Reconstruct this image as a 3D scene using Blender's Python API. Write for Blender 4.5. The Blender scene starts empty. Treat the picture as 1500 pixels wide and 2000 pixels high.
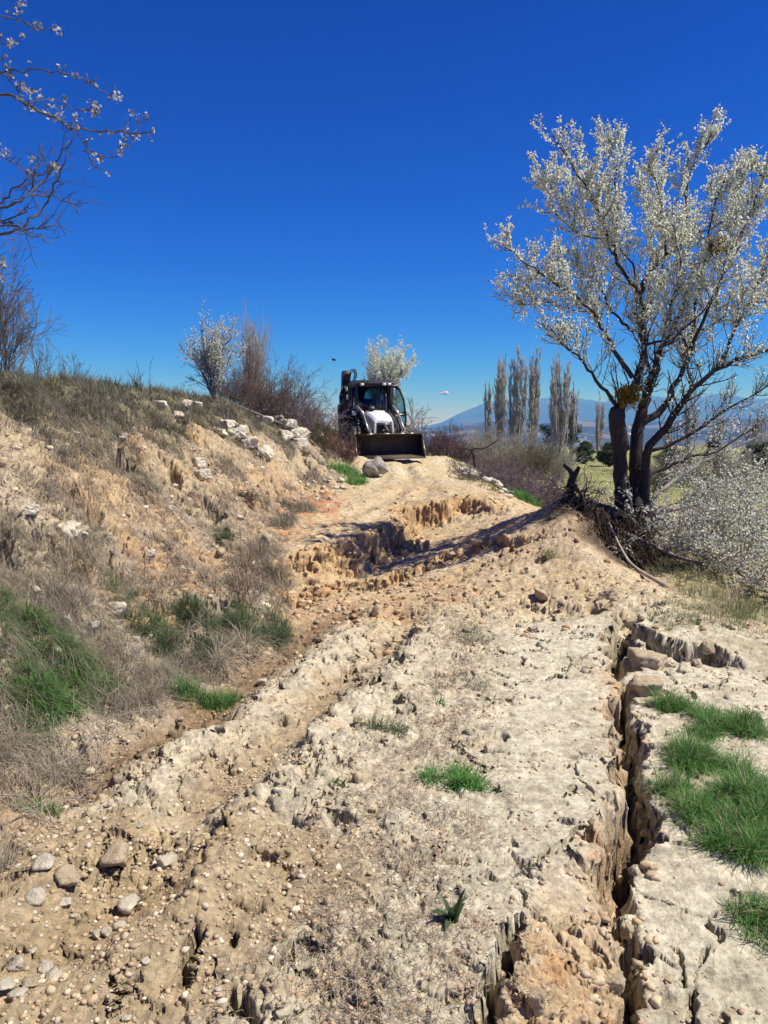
import bpy, math, random
import numpy as np
from mathutils import Vector, Matrix
R = math.radians
C = bpy.context.scene.collection
sc = bpy.context.scene

# ------------------------------------------------------------------ camera
EYE = 1.6
PITCH = math.atan(160 / 1550.0)
cd = bpy.data.cameras.new('camera'); cam = bpy.data.objects.new('camera', cd); C.objects.link(cam)
cam.location = (0, 0, EYE); cam.rotation_euler = (R(90) - PITCH, 0, 0)
cd.sensor_fit = 'VERTICAL'; cd.sensor_height = 36.0; cd.lens = 36.0 * 1550 / 2000
cd.clip_start = 0.05; cd.clip_end = 120000
sc.camera = cam
# ------------------------------------------------------------------ light
SUN_EL = R(58); SUN_AZ = math.atan2(0.98, -0.17)          # azimuth from +Y towards +X
w = bpy.data.worlds.new('World'); sc.world = w; w.use_nodes = True
nt = w.node_tree; nt.nodes.clear()
sky = nt.nodes.new('ShaderNodeTexSky'); sky.sky_type = 'NISHITA'; sky.sun_disc = False
sky.sun_elevation = SUN_EL; sky.sun_rotation = SUN_AZ
sky.altitude = 3000; sky.air_density = 1.0; sky.dust_density = 0.0; sky.ozone_density = 1.0
sep = nt.nodes.new('ShaderNodeSeparateColor'); com = nt.nodes.new('ShaderNodeCombineColor')
nt.links.new(sky.outputs[0], sep.inputs[0])
for i, (gm, gn) in enumerate(((2.9, .0165), (1.75, .1746), (1.35, .817))):     # deep clear mountain sky
    pw = nt.nodes.new('ShaderNodeMath'); pw.operation = 'POWER'; pw.inputs[1].default_value = gm
    ml = nt.nodes.new('ShaderNodeMath'); ml.operation = 'MULTIPLY'; ml.inputs[1].default_value = gn
    nt.links.new(sep.outputs[i], pw.inputs[0]); nt.links.new(pw.outputs[0], ml.inputs[0]); nt.links.new(ml.outputs[0], com.inputs[i])
bg = nt.nodes.new('ShaderNodeBackground'); bg.inputs['Strength'].default_value = 0.075
wo = nt.nodes.new('ShaderNodeOutputWorld')
nt.links.new(com.outputs[0], bg.inputs[0]); nt.links.new(bg.outputs[0], wo.inputs[0])
ld = bpy.data.lights.new('sun', 'SUN'); ld.energy = 5.0; ld.angle = R(0.53); ld.color = (1.0, 0.96, 0.89)
sun = bpy.data.objects.new('sun', ld); C.objects.link(sun)
sdir = Vector((math.sin(SUN_AZ) * math.cos(SUN_EL), math.cos(SUN_AZ) * math.cos(SUN_EL), math.sin(SUN_EL)))
sun.rotation_euler = (-sdir).to_track_quat('-Z', 'Y').to_euler()
vs = sc.view_settings; vs.view_transform = 'Standard'; vs.look = 'None'; vs.exposure = 0.42; vs.gamma = 1.0
vs.use_curve_mapping = False
sc.render.film_transparent = False
sc.cycles.use_denoising = True
sc.cycles.max_bounces = 6; sc.cycles.diffuse_bounces = 3; sc.cycles.transparent_max_bounces = 8
sc.cycles.volume_bounces = 0

# ------------------------------------------------------------------ helpers
def tag(o, label=None, cat=None, group=None, kind=None):
    if label: o['label'] = label
    if cat: o['category'] = cat
    if group: o['group'] = group
    if kind: o['kind'] = kind
    return o

def empty(name, loc, rz=0.0, label=None, cat=None, group=None):
    o = bpy.data.objects.new(name, None); C.objects.link(o)
    o.location = loc; o.rotation_euler = (0, 0, rz); o.empty_display_size = 0.1
    return tag(o, label, cat, group)

def mesh(name, V, F, m=None, parent=None, smooth=True, attrs=None, matidx=None):
    """V (N,3); F list of arrays (M,k)"""
    V = np.asarray(V, dtype=np.float32)
    if not isinstance(F, (list, tuple)): F = [F]
    F = [np.asarray(f, dtype=np.int32) for f in F if len(f)]
    me = bpy.data.meshes.new(name)
    me.vertices.add(len(V)); me.vertices.foreach_set('co', V.ravel())
    nl = sum(f.size for f in F); npoly = sum(len(f) for f in F)
    me.loops.add(nl); me.polygons.add(npoly)
    me.loops.foreach_set('vertex_index', np.concatenate([f.ravel() for f in F]))
    tot = np.concatenate([np.full(len(f), f.shape[1], dtype=np.int32) for f in F])
    st = np.concatenate([[0], np.cumsum(tot)[:-1]]).astype(np.int32)
    me.polygons.foreach_set('loop_start', st)
    me.polygons.foreach_set('loop_total', tot)
    if smooth: me.polygons.foreach_set('use_smooth', np.ones(npoly, dtype=bool))
    if attrs:
        for k, a in attrs.items():
            a = np.asarray(a, dtype=np.float32)
            if a.ndim == 2:
                at = me.attributes.new(k, 'FLOAT_COLOR', 'POINT'); at.data.foreach_set('color', a.ravel())
            else:
                at = me.attributes.new(k, 'FLOAT', 'POINT'); at.data.foreach_set('value', a)
    me.update(calc_edges=True); me.validate()
    if m is not None:
        for mm in (m if isinstance(m, (list, tuple)) else [m]): me.materials.append(mm)
    o = bpy.data.objects.new(name, me); C.objects.link(o)
    if parent is not None: o.parent = parent
    return o

def dup(root, loc, rz=0.0, scale=None, label=None, group=None):
    r = root.copy(); C.objects.link(r); r.location = loc; r.rotation_euler = (0, 0, rz)
    if scale is not None: r.scale = scale if hasattr(scale, '__len__') else (scale,) * 3
    if label: r['label'] = label
    if group: r['group'] = group
    for ch in list(root.children):
        c = ch.copy(); C.objects.link(c); c.parent = r
        for g in ch.children:
            d = g.copy(); C.objects.link(d); d.parent = c
    return r

# pixel rays of the photograph, used only to work out where on the ground a thing stands
def ray(u, v):
    cx = (u - 750) / 1550.0; cy = (1000 - v) / 1550.0
    return np.array([cx, math.cos(PITCH) + cy * math.sin(PITCH), -math.sin(PITCH) + cy * math.cos(PITCH)])
def PY(u, v, y):
    d = ray(u, v); t = y / d[1]; return (d[0] * t, y, EYE + d[2] * t)
def PZ(u, v, z):
    d = ray(u, v); t = (z - EYE) / d[2]; return (d[0] * t, d[1] * t, z)

# ------------------------------------------------------------------ noise
def _h(ix, iy, s):
    h = (ix.astype(np.int64) * 374761393 + iy.astype(np.int64) * 668265263 + int(s) * 1442695041) & 0xFFFFFFFF
    h = ((h ^ (h >> 13)) * 1274126177) & 0xFFFFFFFF
    h = ((h ^ (h >> 16)) * 2246822519) & 0xFFFFFFFF
    return (h ^ (h >> 15)).astype(np.float64) / 4294967296.0
def noise(x, y, s=0):
    x = np.asarray(x, float); y = np.asarray(y, float)
    ix = np.floor(x); iy = np.floor(y); fx = x - ix; fy = y - iy
    ux = fx * fx * fx * (fx * (fx * 6 - 15) + 10); uy = fy * fy * fy * (fy * (fy * 6 - 15) + 10)
    def g(dx, dy):
        a = _h(ix + dx, iy + dy, s) * 2 * np.pi
        return np.cos(a) * (fx - dx) + np.sin(a) * (fy - dy)
    a = g(0, 0); b = g(1, 0); c = g(0, 1); d = g(1, 1)
    return ((a + (b - a) * ux) * (1 - uy) + (c + (d - c) * ux) * uy) * 1.5
def fbm(x, y, o=4, s=0, gain=0.5):
    r = 0; a = 1.0; f = 1.0
    for i in range(o):
        r = r + a * noise(x * f + 17.3 * i, y * f - 9.1 * i, s + i); a *= gain; f *= 2.03
    return r
def worley(x, y, s=0):
    ix = np.floor(x); iy = np.floor(y)
    f1 = np.full(np.shape(x), 9.0); f2 = f1.copy(); cid = np.zeros(np.shape(x))
    for dx in (-1, 0, 1):
        for dy in (-1, 0, 1):
            cx = ix + dx; cy = iy + dy
            px = cx + _h(cx, cy, s); py = cy + _h(cx, cy, s + 7)
            d = np.hypot(px - x, py - y); c = _h(cx, cy, s + 13)
            n = d < f1
            f2 = np.where(n, f1, np.minimum(f2, d)); cid = np.where(n, c, cid); f1 = np.where(n, d, f1)
    return f1, f2, cid
def ss(a, b, x):
    t = np.clip((x - a) / (b - a), 0, 1); return t * t * (3 - 2 * t)
def polyline_d(x, y, P):
    """distance, signed side (+ = right of travel), arclength index parameter"""
    P = np.asarray(P, float); best = np.full(np.shape(x), 1e9); side = np.zeros(np.shape(x)); par = np.zeros(np.shape(x))
    for i in range(len(P) - 1):
        ax, ay = P[i][:2]; bx, by = P[i + 1][:2]; ex, ey = bx - ax, by - ay; L = ex * ex + ey * ey + 1e-12
        t = np.clip(((x - ax) * ex + (y - ay) * ey) / L, 0, 1)
        d = np.hypot(x - ax - t * ex, y - ay - t * ey)
        s = ey * (x - ax) - ex * (y - ay)
        n = d < best
        best = np.where(n, d, best); side = np.where(n, np.sign(s), side); par = np.where(n, i + t, par)
    return best, side, par
def inside(x, y, P):
    P = np.asarray(P, float); r = np.zeros(np.shape(x), bool); n = len(P)
    for i in range(n):
        ax, ay = P[i][:2]; bx, by = P[(i + 1) % n][:2]
        if ay == by: continue
        c = ((ay > y) != (by > y)) & (x < (bx - ax) * (y - ay) / (by - ay) + ax)
        r ^= c
    return r
# ------------------------------------------------------------------ materials
def mat(name, col=(.5, .5, .5), rough=.8, metal=0.0, nscale=None, namt=0.25, bump=0.0, bscale=None, attr=None, spec=0.3, trans=0.0, rattr=None):
    m = bpy.data.materials.new(name); m.use_nodes = True
    n = m.node_tree.nodes; l = m.node_tree.links; b = n['Principled BSDF']
    b.inputs['Roughness'].default_value = rough; b.inputs['Metallic'].default_value = metal
    b.inputs['Specular IOR Level'].default_value = spec
    b.inputs['Base Color'].default_value = (*col, 1)
    tc = n.new('ShaderNodeTexCoord'); src = None
    if attr:
        a = n.new('ShaderNodeAttribute'); a.attribute_name = attr; src = a.outputs['Color']
    if nscale:
        nz = n.new('ShaderNodeTexNoise'); nz.inputs['Scale'].default_value = nscale; nz.inputs['Detail'].default_value = 6
        nz.inputs['Roughness'].default_value = .65
        l.new(tc.outputs['Object'], nz.inputs['Vector'])
        mr = n.new('ShaderNodeMapRange'); mr.inputs[1].default_value = .25; mr.inputs[2].default_value = .75
        mr.inputs[3].default_value = 1 - namt; mr.inputs[4].default_value = 1 + namt
        l.new(nz.outputs[0], mr.inputs[0])
        mx = n.new('ShaderNodeMix'); mx.data_type = 'RGBA'; mx.blend_type = 'MULTIPLY'; mx.inputs[0].default_value = 1
        if src: l.new(src, mx.inputs[6])
        else: mx.inputs[6].default_value = (*col, 1)
        l.new(mr.outputs[0], mx.inputs[7]); src = mx.outputs[2]
    if src: l.new(src, b.inputs['Base Color'])
    if bump:
        nb = n.new('ShaderNodeTexNoise'); nb.inputs['Scale'].default_value = bscale or (nscale or 10) * 2
        nb.inputs['Detail'].default_value = 8; nb.inputs['Roughness'].default_value = .7
        l.new(tc.outputs['Object'], nb.inputs['Vector'])
        bp = n.new('ShaderNodeBump'); bp.inputs['Strength'].default_value = 1; bp.inputs['Distance'].default_value = bump
        l.new(nb.outputs[0], bp.inputs['Height']); l.new(bp.outputs[0], b.inputs['Normal'])
    if rattr:
        a2 = n.new('ShaderNodeAttribute'); a2.attribute_name = rattr; l.new(a2.outputs['Fac'], b.inputs['Roughness'])
    if trans:
        tr = n.new('ShaderNodeBsdfTranslucent'); ms = n.new('ShaderNodeMixShader'); ms.inputs[0].default_value = trans
        if src: l.new(src, tr.inputs['Color'])
        else: tr.inputs['Color'].default_value = (*col, 1)
        out = n['Material Output']
        l.new(b.outputs[0], ms.inputs[1]); l.new(tr.outputs[0], ms.inputs[2]); l.new(ms.outputs[0], out.inputs['Surface'])
    return m

M = {}
M['soil'] = mat('soil', attr='soil', rough=.9, nscale=55, namt=.42, bump=.009, bscale=85, spec=.2, rattr='rough')
M['bark_dark'] = mat('dark_bark', (.045, .036, .032), .9, nscale=14, namt=.5, bump=.02, bscale=22)
M['bark_grey'] = mat('grey_bark', (.16, .14, .125), .9, nscale=20, namt=.4, bump=.006, bscale=60)
M['twig_brown'] = mat('brown_twig', (.15, .105, .085), .9, nscale=6, namt=.4)
M['twig_purple'] = mat('purple_twig', (.17, .125, .13), .9, nscale=5, namt=.4)
M['twig_poplar'] = mat('poplar_twig', (.39, .355, .29), .9, nscale=3, namt=.3)
M['twig_pale'] = mat('pale_twig', (.36, .30, .24), .9, nscale=8, namt=.35)
M['blossom'] = mat('blossom', (.85, .84, .80), .7, attr='tint', trans=.5)
M['leafcol'] = mat('leaf', (.1, .2, .05), .6, attr='tint', trans=.3)
M['straw'] = mat('straw', (.4, .33, .22), .8, attr='tint', trans=.15)
M['rock'] = mat('pale_limestone', (.60, .54, .42), .92, nscale=5, namt=.5, bump=.04, bscale=14)
M['stone'] = mat('stone', attr='tint', rough=.9, nscale=40, namt=.25, bump=.004, bscale=90)
M['boulder'] = mat('weathered_boulder', (.34, .30, .26), .95, nscale=6, namt=.75, bump=.05, bscale=9)
# ------------------------------------------------------------------ ground
S = [  # left bank: photograph column, row, distance
 (50,782,7.8),(50,850,7.1),(50,950,6.4),(50,1100,5.6),(50,1250,4.7),(50,1400,4.1),(50,1520,3.7),
 (200,788,10),(200,850,9),(200,950,7.8),(200,1080,6.6),(200,1200,5.6),(200,1330,4.8),(200,1450,4.15),
 (330,792,13),(330,850,11.5),(330,950,9.8),(330,1050,8.2),(330,1150,6.8),(330,1250,5.8),(330,1350,4.9),
 (450,790,17),(450,840,14.5),(450,920,12),(450,1000,10.3),(450,1080,9),(450,1180,7.2),(450,1280,5.9),
 (560,812,24),(560,870,19),(560,940,15),(560,1000,12.3),(640,835,30),(640,890,24),(650,940,18),(600,960,15.2),
 # mound and tree foot on the right
 (1060,1180,7.3),(1100,1100,8.2),(1100,1010,9.0),(1110,968,9.6),(1180,985,9.5),(1180,1080,8.3),(1200,1150,7.4),
 (1240,1000,9.9),(1240,1115,8.4),(1350,1060,10),(1010,1015,10.6),(1150,1130,7.6),
 # road beyond the slip
 (870,890,27),(960,940,17),(1000,983,13.4),(800,950,16.5),(780,900,25.5),(760,893,28),(850,930,18.5),(700,930,20),
]
S = [PY(*p) for p in S] + [
 (-5,8,2.1),(-6,12,2.2),(-5.5,18,2.2),(-6,28,1.9),(-12,10,2.4),(-14,30,2.2),(-4.5,5,2.15),(-5,2,2.2),(-2.2,2,.35),(-1.5,2,0),
 (-3.2,2.2,1.35),(-3.6,3.5,1.75),(-6,0,2.2),(-3,0,1.0),(-1.5,0,0),(0,0,0),(1.5,0,-.1),(4,0,-.4),(0,-8,-.2),(-8,-8,2),(8,-8,-.8),
 (0,1.5,0),(0,3,0),(0,4.5,0),(.5,6,0),(-.8,3,-.02),(.8,3,0),(-1.2,3,-.06),(.3,5,0),(1,5,0),(1.2,6.3,0),(-.5,4.4,-.03),
 (1.8,4,0),(2.5,5,-.03),(2,2.5,0),(3,3,-.1),(2.6,6.4,.05),(3.6,7.7,-.05),(3.6,10.5,-.05),(5,6,-.3),(5,4,-.35),(6,16,-.6),(8,10,-.6),
 (10,25,-1),(20,45,-1.3),(10,45,-1.2),(40,45,-1.4),(5,2,-.4),(3.2,13.5,-.05),(4.4,12,-.05),(3.2,18,-.2),(2.9,23,-.1),(6,27,-.8),(30,20,-1.3),
 (0,34,.85),(0,45,.9),(0,60,.5),(3,34,.3),(-4,38,1.4),(-10,45,1.6),(6,45,-.9),(20,12,-1.1),
]
LOWP = [PY(*p) for p in [(700,1118,10),(810,1058,12),(900,1034,12),(640,1170,8),(700,1190,7.5),(600,1250,6.5),(760,1150,8.3),(900,1120,8.6),
        (850,1080,10.2),(960,1060,10),(760,1250,6.3),(560,1180,8.2),(980,1130,8)]]
UPP = [PY(*p) for p in [(700,1030,10.6),(800,990,12.8),(620,1070,9.3),(560,1062,9.6),(900,968,13.3),(980,962,13.5),(650,1010,11.8),(740,1000,12)]]
def warp(x, y):
    return x / (np.maximum(y, -9) + 10.5) * 4.0, np.log(np.maximum(y, -9) + 10.5) * 2.2
class RBF:
    def __init__(s, P):
        P = np.array(P); s.a, s.b = warp(P[:, 0], P[:, 1]); n = len(P)
        K = np.hypot(s.a[:, None] - s.a, s.b[:, None] - s.b)
        A = np.zeros((n + 3, n + 3)); A[:n, :n] = -K - 0.004 * np.eye(n) * -1
        A[:n, n] = 1; A[:n, n + 1] = s.a; A[:n, n + 2] = s.b; A[n:, :n] = A[:n, n:].T
        s.w = np.linalg.solve(A, np.concatenate([P[:, 2], [0, 0, 0]])); s.n = n
    def __call__(s, x, y):
        a, b = warp(x, y); r = s.w[s.n] + s.w[s.n + 1] * a + s.w[s.n + 2] * b
        for i in range(s.n): r = r - s.w[i] * np.hypot(a - s.a[i], b - s.b[i])
        return r
rb_low = RBF(S + LOWP); rb_up = RBF(S + UPP)

# rows and columns: fine near the camera, coarse far off
yr = [-16, -12, -9, -6.5, -4.5, -3, -2, -1.2, -.6, -.1, .3, .6, .85, 1.05, 1.2, 1.3]
y = 1.36
while y < 42: yr.append(y); y += max(.0060, (.0019 if 8.3 < y < 13.6 else .0031) * y)
g = .0031
while y < 22500:
    yr.append(y); g = min(g * 1.035, .09); y *= 1 + g
yr = np.array(yr)
td = np.linspace(-.60, .60, 1000)
ts = .60 + np.cumsum(.0013 * 1.075 ** np.arange(1, 75))
tc_ = np.concatenate([-ts[::-1], td, ts])
X = tc_[None, :] * np.maximum(yr + .55, 1.9)[:, None]; Y = np.repeat(yr[:, None], len(tc_), 1)
NR, NC = X.shape

def xy(pts, z=0.0):
    return [PZ(u, v, z)[:2] for u, v in pts]
E_U = [(300, 8.6), (430, 8.7), (520, 8.85), (600, 9.0), (640, 9.3), (700, 10.0), (745, 10.6), (792, 10.7), (800, 11.4), (770, 12.3), (800, 12.8), (860, 12.7), (905, 13.0), (960, 12.7),
       (1003, 12.5), (1012, 13.2)]
UPPOLY = [((u - 750) / 1550 * yy, yy) for u, yy in E_U] + [(3.2, 15), (9, 60), (-20, 60), (-20, 8.6)]
CRACK = xy([(1226,1205),(1222,1235),(1212,1270),(1205,1330),(1222,1400),(1233,1450),(1230,1500),(1236,1550),(1225,1610),(1207,1670),(1206,1740),(1213,1820),(1196,1900),(1172,1965),(1150,2050),(1110,2250)])
CRACK_W = [.04,.11,.09,.042,.07,.085,.065,.095,.09,.034,.034,.030,.034,.05,.055,.055]
CRACK_D = [.1,.4,.4,.3,.4,.5,.45,.55,.5,.25,.25,.22,.25,.3,.3,.3]
SLABEDGE = xy([(1208,1238),(1228,1205),(1262,1222),(1295,1240),(1335,1252),(1385,1252),(1425,1262),(1450,1285)], .05)
SMALL = [ # hairline and gaping cracks: pixels, half width, depth
 ([(1045,1780),(1012,1822),(1000,1868),(972,1935),(952,1990),(935,2060)], .020, .28),
 ([(1222,1830),(1214,1795),(1235,1765)], .012, .12), ([(1262,1742),(1300,1752),(1322,1775),(1318,1800)], .007, .08),
 ([(1390,1735),(1368,1790),(1358,1850),(1364,1960)], .007, .09), ([(1278,1868),(1290,1912),(1300,1950)], .007, .07),
 ([(1446,1930),(1424,1975),(1408,2040)], .013, .13), ([(1437,1840),(1436,1900),(1446,1935)], .005, .06),
 ([(345,1800),(342,1840),(353,1872),(360,1915)], .011, .16), ([(352,1790),(375,1762),(372,1740)], .005, .06),
 ([(484,1915),(490,1950),(494,2010)], .019, .2), ([(500,1895),(535,1878),(560,1860)], .008, .06),
 ([(452,1780),(462,1758),(455,1740)], .005, .05), ([(440,1840),(444,1815)], .006, .06),
 ([(400,1690),(405,1662),(425,1630),(452,1600),(485,1590),(512,1582)], .010, .05),
 ([(690,1480),(655,1500),(640,1475)], .004, .03), ([(760,1300),(772,1278),(790,1260)], .009, .07), ([(730,1350),(752,1318),(760,1300)], .005, .05),
 ([(975,1655),(1010,1680),(1035,1690),(1060,1700)], .006, .05), ([(1040,1690),(1062,1672),(1110,1640)], .005, .04),
 ([(1035,1690),(1042,1710),(1090,1712)], .006, .04), ([(985,1605),(1015,1590),(1050,1570)], .005, .03),
 ([(1080,1560),(1110,1545),(1120,1530)], .005, .03), ([(985,1640),(1000,1660)], .005, .04),
 ([(560,1870),(585,1840),(640,1850)], .005, .04), ([(1060,1230),(1100,1228),(1180,1232)], .006, .03),
 ([(1120,1310),(1148,1312),(1160,1300)], .005, .03),
]
DITCH = xy([(-120,1680),(0,1590),(120,1540),(250,1470),(350,1425),(440,1365),(490,1325),(560,1250),(600,1215),(690,1190)], -.12)
RUT = xy([(150,1800),(300,1680),(380,1580),(470,1480),(560,1410),(650,1335),(720,1275),(760,1235),(800,1190)], -.03)
RUT2 = [((u - 750) / 1550 * yy, yy) for u, yy in [(560,9.8),(600,10.6),(680,12),(740,13.5),(790,16),(800,19),(790,24)]]
RUT3 = [((u - 750) / 1550 * yy, yy) for u, yy in [(830,13.5),(835,15),(820,18),(800,21),(790,25)]]
RIDGE = xy([(300,1900),(350,1790),(395,1700),(430,1630),(510,1585),(600,1480),(650,1400),(740,1320),(790,1262),(830,1200)], -.02)[::-1]
SCARPB = [((u - 750) / 1550 * yy, yy) for u, yy in [(520,8.3),(590,8.35),(690,8.75),(780,9.15),(850,9.6),(960,9.7),(1010,9.2),(1060,8.9)]]
SCARPC = [((u - 750) / 1550 * yy, yy) for u, yy in [(1000,7.3),(1050,7.25),(1110,7.05),(1180,6.85),(1225,6.6)]]

def blob(x, y, u, v, z, r, ry=None, s=0, n=.5):
    c = PZ(u, v, z); ry = ry or r
    d = np.hypot((x - c[0]) / r, (y - c[1]) / ry) + n * fbm(x / r * .9 + 3.1 * s, y / ry * .9 - s, 3, 50 + s)
    return 1 - ss(.7, 1.15, d)

def terrain(X, Y, detail=True):
    nx = X + .10 * fbm(X * 1.7, Y * 1.7, 4, 3) + .03 * fbm(X * 9, Y * 9, 3, 5)
    ny = Y + .14 * fbm(X * 1.5 + 40, Y * 1.5, 4, 4) + .04 * fbm(X * 8, Y * 8 + 9, 3, 6)
    zl = rb_low(X, Y); zu = rb_up(X, Y)
    d, sd, par = polyline_d(nx, ny, UPPOLY + [UPPOLY[0]]); ins = inside(nx, ny, UPPOLY)
    sg = np.where(ins, d, -d)
    wv = .5 + .5 * np.clip(noise(X * 2.2 + 3, Y * 2.2, 12) * 1.6, -1, 1)
    hl = .24 + .22 * np.clip(noise(X * 1.9 + 9, Y * 1.9, 16) * 1.8, -1, 1); lw = .10 + .22 * wv
    m = (lambda q: hl * ss(-lw - .07, -lw + .05, q) + (1 - hl) * ss(-.13, .04, q))(sg + .022 * fbm(X * 14, Y * 14, 3, 13)) 
    z = zl + (zu - zl) * m
    face = np.exp(-((sg + .04) / .14) ** 2) * np.clip((zu - zl) / .3, 0, 1)      # fresh faces
    # rubble foot under the big scarp
    # low step across the road
    d, sd, par = polyline_d(nx, ny, SCARPB)
    cs = np.where(sd > 0, d, -d)                 # right of travel = towards the camera
    taper = ss(0, .7, par) * (1 - ss(len(SCARPB) - 2.2, len(SCARPB) - 1, par))
    z = z - .10 * taper * (.5 + .8 * np.clip(noise(X * 1.5, Y * 1.5, 14) + .3, 0, 1)) * ss(-.05, .06, cs + .02 * fbm(X * 13, Y * 13, 3, 15)) * np.exp(-np.clip(cs, 0, 9) / 1.0)
    z = z + .05 * taper * (1 - ss(-.05, .02, cs)) * np.exp(np.clip(cs, -9, 0) / .4)
    face = np.maximum(face, .8 * np.exp(-(cs / .08) ** 2) * taper)
    d, sd, par = polyline_d(nx, ny, SCARPC); cs = np.where(sd > 0, d, -d)
    taper = ss(0, .7, par) * (1 - ss(len(SCARPC) - 1.6, len(SCARPC) - 1, par))
    z = z - .07 * taper * ss(-.03, .03, cs) * np.exp(-np.clip(cs, 0, 9) / .5)
    # main crack with the sunken slab to its right
    cx = X + .07 * fbm(X * 2.2 + 3, Y * 2.2, 2, 23) + .035 * fbm(X * 6, Y * 6, 5, 21, .6) ; cy = Y + .03 * fbm(X * 6 + 5, Y * 6, 5, 22, .6)
    d, sd, par = polyline_d(cx, cy, CRACK); cs = np.where(sd > 0, d, -d)   # travelling towards the camera: right of travel is -x
    cs = -cs                                                               # now + = slab side
    drop = np.interp(Y, [1.0, 1.8, 2.4, 3.0, 4, 5, 6, 6.4], [.31, .30, .24, .13, .06, .03, .01, 0])
    slab = ss(-.02, .018, cs)
    z = z - drop * slab * np.exp(-np.clip(cs - .8, 0, 9) / 1.5)
    # left lip leaning down to the crack at the bottom of the picture
    lean = np.interp(Y, [1.4, 2.1, 2.5, 2.9], [.24, .21, .09, 0])
    z = z - lean * ss(-.32, -.02, cs) * (1 - slab)
    cwid = np.interp(par, range(len(CRACK_W)), CRACK_W) * (1 + .55 * noise(Y * 6, X * 0 + 3, 9) + .3 * noise(Y * 19, X * 0, 8)); cdep = np.interp(par, range(len(CRACK_D)), CRACK_D)
    z = z - cdep * (1 - ss(cwid * .40, cwid * 1.30 + .006, np.abs(cs)))
    facec = np.exp(-((cs + .05) / .06) ** 2) * (cs < .02) * ss(1.4, 2.0, Y) * (1 - ss(5.8, 6.4, Y))
    face = np.maximum(face, .75 * facec); face = np.maximum(face, np.clip(lean * 8, 0, 1) * ss(-.30, -.2, cs) * (1 - slab))
    # broken slab behind
    d, sd, par = polyline_d(cx, cy, SLABEDGE); cs = np.where(sd > 0, d, -d)
    taper = ss(0, .6, par) * (1 - ss(len(SLABEDGE) - 2.0, len(SLABEDGE) - 1, par))
    z = z - .20 * taper * ss(-.02, .05, cs) * np.exp(-np.clip(cs, 0, 9) / .17)
    z = z + .03 * taper * (1 - ss(-.02, .015, cs)) * np.exp(np.clip(cs, -9, 0) / .5)
    for pts, hw, dp in SMALL:
        P = xy(pts); n = len(P) - 1; PA = np.array(P)
        r0, r1 = np.searchsorted(yr, [PA[:, 1].min() - .15, PA[:, 1].max() + .15]); sl = slice(r0, max(r1, r0 + 1))
        dd, _, pp = polyline_d(cx[sl], cy[sl], P)
        tp = ss(-.05, .5, pp) * (1 - ss(n - .5, n + .05, pp))
        hw = hw * 1.35 + .002; z[sl] -= dp * (1 - ss(hw * .6 * tp, hw * 1.2 * tp + .002, dd)) * tp
    # ruts and ditch
    dd, _, pp = polyline_d(nx, ny, DITCH); ditch = np.exp(-(dd / .20) ** 2)
    z = z - .07 * ditch
    dd, _, pp = polyline_d(nx, ny, RUT); rut = np.exp(-(dd / .17) ** 2); berm = np.exp(-((dd - .33) / .12) ** 2)
    z = z - .075 * rut + .045 * berm * (.6 + .6 * np.clip(noise(X * 3, Y * 3, 17) + .4, 0, 1)) + .006 * rut * np.sin((Y + X * .6) * 38)
    for RR, a in ((RUT2, .05), (RUT3, .05)):
        dd, _, pp = polyline_d(nx, ny, RR); r2 = np.exp(-(dd / .18) ** 2)
        z = z - a * r2 + .03 * np.exp(-((dd - .34) / .12) ** 2)
        tread = np.sin((Y + .35 * X) * 26) * r2 * .010
        z = z + tread
    # zones
    bank = ss(-.4, .35, (-1.35 + .05 * np.clip(8 - Y, -6, 6) * 0 - X) - np.interp(Y, [1, 3, 4, 5, 6, 8, 9, 10, 13, 16, 20, 26], [0.2, .2, .2, 0.05, -.35, -.3, 0.0, .1, -.1, -.4, -.5, -.1]))
    bank = bank * (Y < 60)
    right = ss(2.3, 3.2, X - np.interp(Y, [0, 6, 7, 12, 16, 30], [0, -.1, .2, 0.1, -.2, -.2])) * (Y < 60)
    slabz = ss(.15, .5, X - np.interp(Y, [1, 3, 5, 6, 7], [.2, .05, .35, .75, 1.2])) * (1 - ss(6.4, 6.9, Y + .2 * (X - 1.2))) * (1 - right)
    wash = blob(X, Y, 150, 1800, -.03, .85, .75, 1) * (X < .1)
    wash = np.maximum(wash, .7 * rut * (Y < 5.5)); 
    pitz = blob(X, Y, 720, 1190, -.2, 1.0, .9, 2)
    pan = np.maximum(blob(X, Y, 760, 1165, -.15, .55, .35, 4), blob(X, Y, 1040, 1090, .15, .35, .3, 9))
    ctr = np.exp(-((X - .25 - .07 * Y) / .55) ** 2) * (Y < 7)
    smooth = np.clip(slabz * .92 + pan + .75 * wash + .45 * ctr + .5 * rut + .4 * ditch, 0, 1)
    z = z + np.clip(face, 0, 1) * (Y > 6.8) * (.055 * fbm(X * 8, Y * 8, 4, 18, .6) + .05 * np.clip(.6 - worley(X * 6 + .3 * fbm(X * 9, Y * 9, 2, 19), Y * 6, 20)[0], 0, 1))
    dd, sd, pp = polyline_d(nx, ny, RIDGE); cs = np.where(sd > 0, dd, -dd); tp = ss(0, .6, pp) * (1 - ss(len(RIDGE) - 1.6, len(RIDGE) - 1, pp)) * (.35 + .9 * np.clip(noise(X * 4, Y * 4, 25) + .35, 0, 1))
    z = z + .055 * tp * ss(-.012, .012, -cs) * np.exp(-np.clip(-cs, 0, 9) / .22)
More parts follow.
